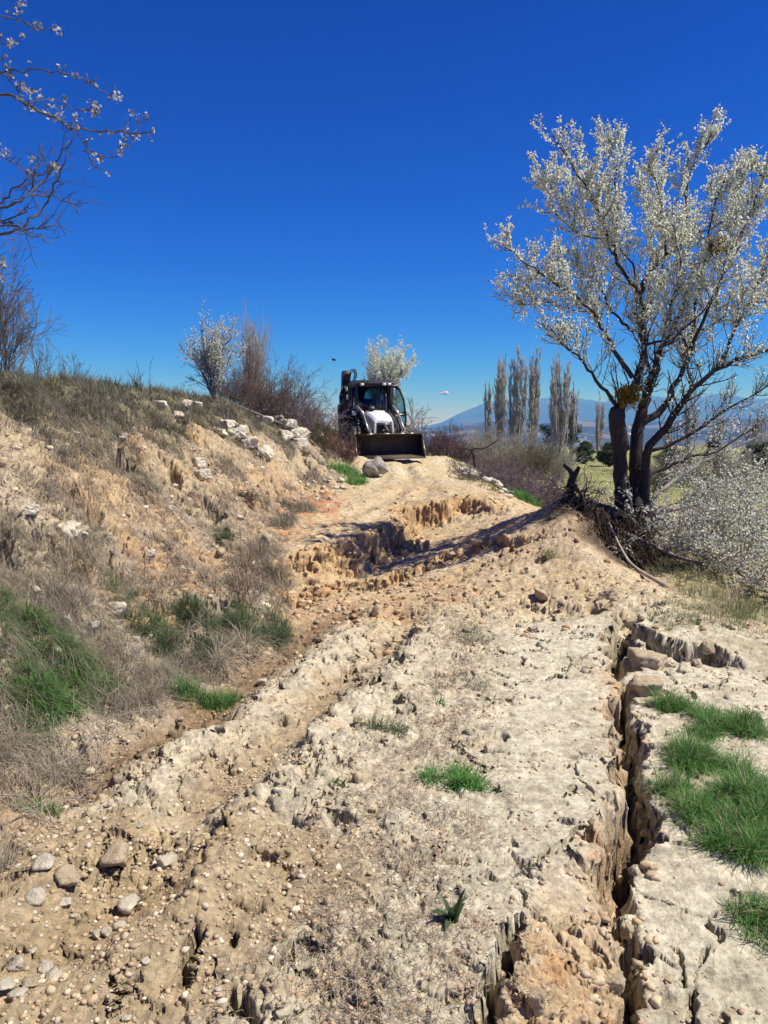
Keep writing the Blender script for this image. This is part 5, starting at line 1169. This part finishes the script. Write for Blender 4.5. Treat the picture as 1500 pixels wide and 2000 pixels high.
# single plants
def weed(label, u, v, n, L, wd, seed, cols, name='leafy_weed', lean=.75, group=None):
    rng = np.random.RandomState(seed); c = G(u, v); V, F, cc = blades(np.zeros((n, 3)) + rng.normal(size=(n, 3)) * (.006, .006, 0), L, wd, lean, rng, cols, curl=.5)
    o = mesh(name, V, [F], M['leafcol'], None, False, {'tint': cc}); o.location = c; tag(o, label, 'weed', group); return o
weed('broad-leaved green weed standing alone near the bottom of the road', 880, 1800, 9, .105, .026, 1, [(.05, .085, .03), (.07, .11, .04)])
weed('small weed at the right end of the wide grass tuft', 975, 1545, 7, .05, .014, 2, [(.05, .09, .03)])
weed('single grass shoot between the broken slabs', 1308, 1280, 6, .11, .012, 3, [(.22, .27, .12), (.12, .17, .06)], lean=.6)
for i, (u, v, L, lab) in enumerate([(290, 865, .45, 'tall brown dry tuft on the bare bank slope'), (485, 1115, .55, 'tall dry stalks at the end of the bank'), (175, 1000, .3, 'dry tuft hanging under the bank ledge'), (1430, 1190, .4, 'pale dry grass sheaf behind the broken slab'), (1390, 1215, .3, 'dry straw tuft on the upper slab')]):
    rng_ = np.random.RandomState(500 + i); c = G(u, v); V, F, cc = blades(rng_.normal(size=(46, 3)) * (.05, .05, 0), L, .004, .45, rng_, STRAW[2:] + [(.25, .16, .10)] if i < 3 else STRAW[:2]); o = mesh('dry_tuft', V, [F], M['straw'], None, False, {'tint': cc}); o.location = c; tag(o, lab, 'dry grass', 'tall dry tufts')
# thorny bare stalks where the bank ends
rng = np.random.RandomState(95)
p = G(480, 1180); shrub('bare_bramble', 'thin reddish bramble stalks in front of the slipped road', 'bramble', (p[0], p[1], p[2] - .03), 12, .75, .9, mat('bramble', (.16, .08, .06), .8), dict(fine, n=[3, 2, 0], rmin=.002), 96, .004)
T = Tubes(); a, b_ = G(355, 1250), G(492, 1305)
T.add(smooth_line([a + (0, 0, .10), (a + b_) / 2 + (0, 0, .10), b_ + (0, 0, .03)], 4), np.linspace(.004, .007, 9), 5); rel(T, b_); o = empty('dry_stalk', b_, 0, 'long white dry stalk lying across the grass above the ditch', 'stalk'); T.build('stem', M['twig_pale'], o)
a, b_ = crest(425, 11, 22), G(560, 838)
T = Tubes(); a = np.array(a); P = [a + (0, 0, .02), a * .6 + b_ * .4 + (0, 0, .05), b_ + (0, 0, .02)]; 
for q in P: q[2] = max(q[2], float(gz(q[0], q[1])) + .05)
T.add(smooth_line(P, 5), np.linspace(.018, .04, 11), 6); T.add([P[1], P[1] + (.25, -.3, .12)], [.02, .008], 5); rel(T, b_); o = empty('dead_branch', b_, 0, 'brown dead branch lying on the bank crest among white stones', 'branch'); T.build('wood', M['bark_grey'], o)
# ------------------------------------------------------------------ rocks, stones, clods
rng = np.random.RandomState(123)
def rock(name, label, cat, u, v, wpx, seed, dims=(1, .8, .7), m='rock', group=None, sink=.25, y=None, planes=12, sub=3, rz=None, boxy=False):
    r = np.random.RandomState(seed); c = G(u, v) if y is None else np.array(at(u, y)); s = wpx / 1550 * math.hypot(c[1], 1.2) / 2 * 1.12
    V, F = rockmesh(r, sub, planes, .11 if boxy else .09, dims, boxy); a = r.uniform(0, 6.28) if rz is None else rz
    ca, sa = math.cos(a), math.sin(a); V = V @ np.array(((ca, sa, 0), (-sa, ca, 0), (0, 0, 1))) * s; V[:, 2] -= V[:, 2].min() * (1 - sink)
    V[:, 2] += 0
    o = mesh(name, V, [F], M[m], None, False); o.location = (c[0], c[1], c[2]); return tag(o, label, cat, group)
b = rock('boulder', 'large pitted grey boulder in front of the loader bucket', 'boulder', 735, 930, 50, 1, (1, .9, .85), 'boulder', None, .12, None, 16, 4)
V = np.empty(len(b.data.vertices) * 3, np.float32); b.data.vertices.foreach_get('co', V); V = V.reshape(-1, 3); nn = fbm(V[:, 0] * 7 + V[:, 2] * 3, V[:, 1] * 7 + V[:, 2] * 5, 4, 3)
V *= (1 + .18 * nn)[:, None]; k = V[:, 2] / V[:, 2].max(); V[:, :2] *= (1.1 - .5 * np.clip(k - .55, 0, 1) * 2)[:, None]; b.data.vertices.foreach_set('co', V.ravel()); b.data.update()
# white limestone of the bank
for i, (u, v, w_, lab) in enumerate([(388,905,34,'white standing limestone block in the middle of the bank slope'), (395,930,28,'white block leaning against the standing limestone'), (312,790,26,'white stone at the left end of the crest row'), (347,808,22,'white stone just below the crest row'), (365,785,18,'small white stone on the crest'), (385,790,20,'flat white stone on the crest near the branch'),
   (445,830,26,'uppermost block of the left limestone outcrop'), (462,850,34,'white ledge block in the left limestone outcrop'), (485,865,36,'lowest white block of the left limestone outcrop'), (470,838,24,'cracked block at the back of the left outcrop'), (430,845,20,'block at the left end of the outcrop'), (505,880,22,'buff block under the left outcrop'), (520,885,28,'tan ledge between both outcrops'),
   (540,822,30,'upper block of the right limestone outcrop'), (560,832,34,'largest block of the right limestone outcrop'), (580,848,30,'right end block of the right limestone outcrop'), (588,864,24,'lower corner block of the right outcrop'), (520,818,22,'left block of the right limestone outcrop'), (555,850,22,'block beneath the right outcrop'),
   (60,1000,34,'pale stone in the eroded niche at the left edge'), (130,1040,56,'flat white slab at the bank foot on the left'), (160,1045,26,'white fragment beside the flat slab'), (297,1080,24,'white angular stone on the lower bank'), (130,1212,26,'square white stone above the left grass'), (160,1218,22,'pale stone right of the square white one'), (183,1222,20,'flat pale stone at the end of the stone row'), (225,1195,44,'tan rounded stone on the lower bank'),
   (265,1245,18,'small white stone in the bank grass'), (512,1328,24,'white cubic stone at the edge of the muddy ditch'), (240,850,20,'pale stone on the upper bank'), (150,845,20,'pale stone below the crest turf'), (330,990,22,'pale stone half buried in the slope'), (478,960,14,'white pebble low on the slope'), (470,1005,12,'white pebble at the slope foot')]):
    rock('limestone_rock', lab, 'rock', u, v + 8, w_ * (1.3 if 'outcrop' in lab or 'standing' in lab else 1.1), 600 + i, (1, .75, .62), 'rock', 'white rocks on the left bank', .42, None, 7, 4, None, True)
# small stones at the slope foot by the loader and along the right road edge
for i in range(26):
    u = rng.uniform(575, 705); v = 955 + rng.normal() * 10 - (u - 640) * .15
    rock('foot_stone', 'small pale stone in the rubble where the bank meets the far road', 'stone', u, v, rng.uniform(5, 13), 700 + i, (1, .8, .6), 'rock', 'rubble at the far bank foot', .35, None, 6, 2)
for i in range(24):
    u = rng.uniform(890, 1000); v = 914 + (u - 890) * .48 + rng.normal() * 5
    rock('edge_stone', 'small white stone lying along the right edge of the far road', 'stone', u, v, rng.uniform(8, 22), 740 + i, (1, .8, .55), 'rock', 'white stones along the road edge', .35, None, 6, 2)
M['clay'] = mat('clay_block', (.47, .38, .25), .95, nscale=9, namt=.35, bump=.025, bscale=26)
# stones of the wash in the foreground
for i, (u, v, w_, lab) in enumerate([(322,1690,40,'rounded pale stone sitting in the muddy rut'), (228,1682,58,'dark mud-caked stone in the rut'), (88,1690,42,'white flat stone at the left edge of the wash'), (74,1755,42,'white block with a sharp top in the wash'), (128,1765,26,'white oval stone beside the white block'), (132,1728,58,'large buff stone sunk in the wash'), (275,1612,18,'white triangular stone above the rut'),
   (32,1890,34,'round white stone near the bottom left corner'), (65,1925,32,'buff upright stone near the bottom left corner'), (110,1910,32,'pale angular stone beside the upright one'), (88,1890,30,'cream stone above the pale angular one'), (35,1940,28,'white stone lowest in the wash'), (12,1930,36,'grey stone cut by the left edge'), (235,1810,24,'cream stone right of the wash'), (255,1770,40,'crumbly white lump at the mud edge'), (210,1822,24,'pale stone next to the cream one'), (190,1830,22,'white pebble pair in the wash'), (62,1858,16,'small pale stone above the round white one'), (145,1800,18,'small white stone in the middle of the wash'), (250,1990,18,'white pebble at the bottom edge'), (285,1880,18,'bright white pebble on the crumbly soil'), (425,1935,14,'white pebble by the black crack'), (340,1625,14,'pale pebble near the rut end'), (500,1490,22,'tan stone in the upper rut')]):
    rock('wash_stone', lab, 'stone', u, v + 4, w_ * .88, 800 + i, (1, .85, .6), 'clay' if any(k in lab for k in ('mud-caked', 'buff', 'tan')) else 'rock', 'stones of the muddy wash', .28, None, 8, 3)
# broken clay blocks beside the crack
for i, (u, v, w_, d, lab) in enumerate([(1265,1300,80,(1,.7,.45),'large tilted clay block leaning into the crack below the broken slab'), (1262,1350,70,(1,.8,.6),'clay block with a sunlit top beside the crack'), (1385,1290,44,(1,.7,.7),'square clay block standing before the broken slab'), (1360,1300,34,(1,.6,.5),'tan clay block left of the square one'), (1255,1620,26,(1,.9,.7),'round clod at the lower end of the wide crack'), (1235,1660,34,(1,.8,.7),'dark clod bridging the crack'), (1265,1640,24,(1,.9,.7),'clod right of the crack bridge'), (1195,1170,60,(1,.6,.5),'tilted plate at the top of the crack'), (1175,1190,40,(1,.5,.5),'lower tilted plate at the top of the crack'), (1055,1170,40,(1,.7,.6),'clay block on the broken road edge below the mound'), (1230,1835,36,(1,.8,.7),'clod fallen beside the lower crack'), (1200,1925,44,(1,.8,.6),'clods lying in the bottom of the lower crack'), (1050,1975,40,(.8,.8,1.1),'upright clay splinter at the bottom edge')]):
    rock('clay_block', lab, 'clay block', u, v, w_, 900 + i, d, 'clay', 'broken clay blocks', .95 if any(k in lab for k in ('inside', 'wedged', 'wall', 'bridging', 'bottom of')) else .45, None, 9, 4, None, True)
for i, (u, v, w_, lab) in enumerate([(733,1205,22,'tall dark mud clod standing in the wet dip'), (660,1195,20,'dark mud clod left of the tall one'), (520,1060,34,'brown crumbling soil lump at the end of the bank'), (430,1085,26,'dark soil lump on the bank foot'), (930,1075,26,'clay clod on the slipped road'), (880,1090,22,'clod on the broken step'), (840,1100,20,'clod at the middle of the broken step'), (985,1085,24,'clod near the mound foot'), (650,1400,22,'dark clod on the road rut'), (700,1410,18,'clod by the olive tuft'), (355,1410,14,'clod at the ditch edge'), (140,1560,18,'clod on the near side of the ditch')]):
    rock('mud_clod', lab, 'clod', u, v, w_, 950 + i, (.9, .8, 1.1 if i == 0 else .8), 'clod' if False else 'clay', 'mud clods', .3, None, 14, 3)
# gravel: one object
def gravel(name, n, dens, smin, smax, cols, seed, x0=-2.4, x1=2.6, y0=1.55, y1=9, p=2.2, sub=1):
    r = np.random.RandomState(seed); x, y = scatter(n, x0, x1, y0, y1, dens, seed); k = len(x); s = smin + (smax - smin) * r.rand(k) ** p
    V0, F0 = ICO[sub]; protos = np.stack([rockmesh(r, sub, 6, .08, (1, .8, .6), sub > 1)[0] for _ in range(12)])
    W = protos[r.randint(12, size=k)]; a = r.uniform(0, 6.28, k); ca, sa = np.cos(a)[:, None], np.sin(a)[:, None]
    Vx = W[..., 0] * ca - W[..., 1] * sa; Vy = W[..., 0] * sa + W[..., 1] * ca
    V = np.stack([x[:, None] + Vx * s[:, None], y[:, None] + Vy * s[:, None], (gz(x, y) + s * .18)[:, None] + W[..., 2] * s[:, None]], -1).reshape(-1, 3)
    F = (F0[None] + (np.arange(k) * len(V0))[:, None, None]).reshape(-1, 3); cc = np.array(cols)[r.randint(len(cols), size=k)] * r.uniform(.8, 1.15, (k, 1))
    o = mesh(name, V, [F], M['stone'], None, False, {'tint': np.repeat(np.concatenate([np.clip(cc, 0, .8), np.ones((k, 1))], 1), len(V0), 0)}); return tag(o, kind='stuff')
GC = [(.52, .42, .28), (.60, .51, .37), (.48, .36, .22), (.46, .36, .23), (.42, .31, .19), (.66, .58, .44)]
gravel('gravel', 26000, lambda x, y: (np.abs(x) < .56 * (y + .4)) * (znat('bank', x, y) < .5) * np.clip(.12 + 1.0 * znat('wash', x, y) + .5 * ss(0, .5, fbm(x * 2, y * 2, 3, 400)) * (1 - znat('slabz', x, y)), .03, 1), .0025, .013, GC, 9, p=3.2)
gravel('wash_gravel', 3600, lambda x, y: (znat('wash', x, y) > .4) * np.clip(.5 + fbm(x * 4, y * 4, 2, 401), 0, 1), .005, .022, GC, 10, -1.6, .2, 1.7, 4, 3)
gravel('crumbs', 60000, lambda x, y: (np.abs(x) < .56 * (y + .4)) * (znat('bank', x, y) < .6) * np.clip(.25 + .9 * fbm(x * 2.5, y * 2.5, 3, 402), .02, 1) * (1 - .7 * znat('slabz', x, y)), .003, .013, [(.47, .345, .215), (.42, .30, .18), (.52, .40, .26)], 11, y1=14, p=1.8)
gravel('slope_rubble', 16000, lambda x, y: (znat('bank', x, y) > .3) * inview(x, y) * (gz(x, y) < 1.9) * np.clip(.2 + fbm(x * 1.5, y * 1.5, 3, 403), .02, 1), .006, .05, GC, 12, -5, -.5, 3, 26, 3)
gravel('step_rubble', 14000, lambda x, y: np.clip(znat('face', x, y) * .7 + .3 * znat('pitz', x, y) + .06, 0, 1), .008, .05, [(.47, .345, .215), (.42, .28, .15), (.52, .40, .26), (.36, .22, .12)], 13, -2, 3, 6, 14, 2.5, 2)

def nearcrack(x, y):
    d, _, _ = polyline_d(x, y, CRACK); return np.exp(-(d / .10) ** 2)
gravel('crack_rubble', 26000, lambda x, y: nearcrack(x, y) * np.clip(.35 + fbm(x * 4, y * 4, 2, 405), .05, 1), .004, .030, [(.50, .40, .26), (.46, .35, .215), (.42, .29, .16), (.55, .46, .33)], 15, .3, 2.4, 1.6, 6.4, 2.6, 2)
# village houses on the far hillside and a bird
WALLH = mat('house_wall', (.70, .66, .60), .9); ROOFH = mat('tile_roof', (.36, .17, .10), .9)
hb = MB(); hb.box(-6, 6, -5, 5, -3, 6); hr = MB(); hr.prism([(-5.6, 6), (0, 9), (5.6, 6)], -6.5, 6.5)
h0 = empty('village_house', (0, 0, 0), 0, 'tiny pale house of the far village on the valley slope', 'house', 'houses of the far village'); hb.build('wall', WALLH, h0); hr.build('roof', ROOFH, h0)
XX, YY, HH = HG; r = np.random.RandomState(8); first = True
for i in range(70):
    cu, cv = [(985, .25), (1060, .3), (1130, .22), (1215, .3), (1330, .35), (1430, .4), (1470, .3)][i % 7]
    t = r.uniform(.12, .42); yy = 2600 * (8500 / 2600) ** t; u = cu + r.normal() * 22; xx = (u - 750) / 1550 * yy
    j = int(np.clip(np.searchsorted(YY[:, 0], yy), 1, len(YY) - 2)); k = int(np.clip(np.searchsorted(XX[j], xx), 1, XX.shape[1] - 2))
    loc = (float(XX[j, k]), float(YY[j, k]), float(HH[j, k])); rz = r.uniform(0, 3.1); sc_ = r.uniform(.8, 1.5)
    if first: h0.location = loc; h0.rotation_euler.z = rz; first = False
    else: dup(h0, loc, rz, sc_)
V = np.array([(-.5, 0, .12), (-.22, .05, .2), (0, .1, .06), (.22, .05, .2), (.5, 0, .12), (.2, -.12, .14), (0, -.32, .02), (-.2, -.12, .14), (0, .28, .05), (0, 0, -.03), (0, .05, .12)], float)
F = [(0, 1, 7), (1, 2, 10), (1, 10, 7), (3, 4, 5), (2, 3, 10), (3, 5, 10), (2, 8, 10), (2, 9, 8), (6, 9, 7), (7, 10, 6), (5, 6, 10), (5, 9, 6), (7, 9, 2), (1, 7, 2), (3, 2, 5), (2, 5, 9), (10, 8, 2)]
o = mesh('bird', V, [np.array(F)], M['rubber'], None, False); o.location = PY(651, 704, 75); o.rotation_euler = (R(12), R(8), R(60)); tag(o, 'small dark bird flying in the blue sky left of the loader', 'bird')
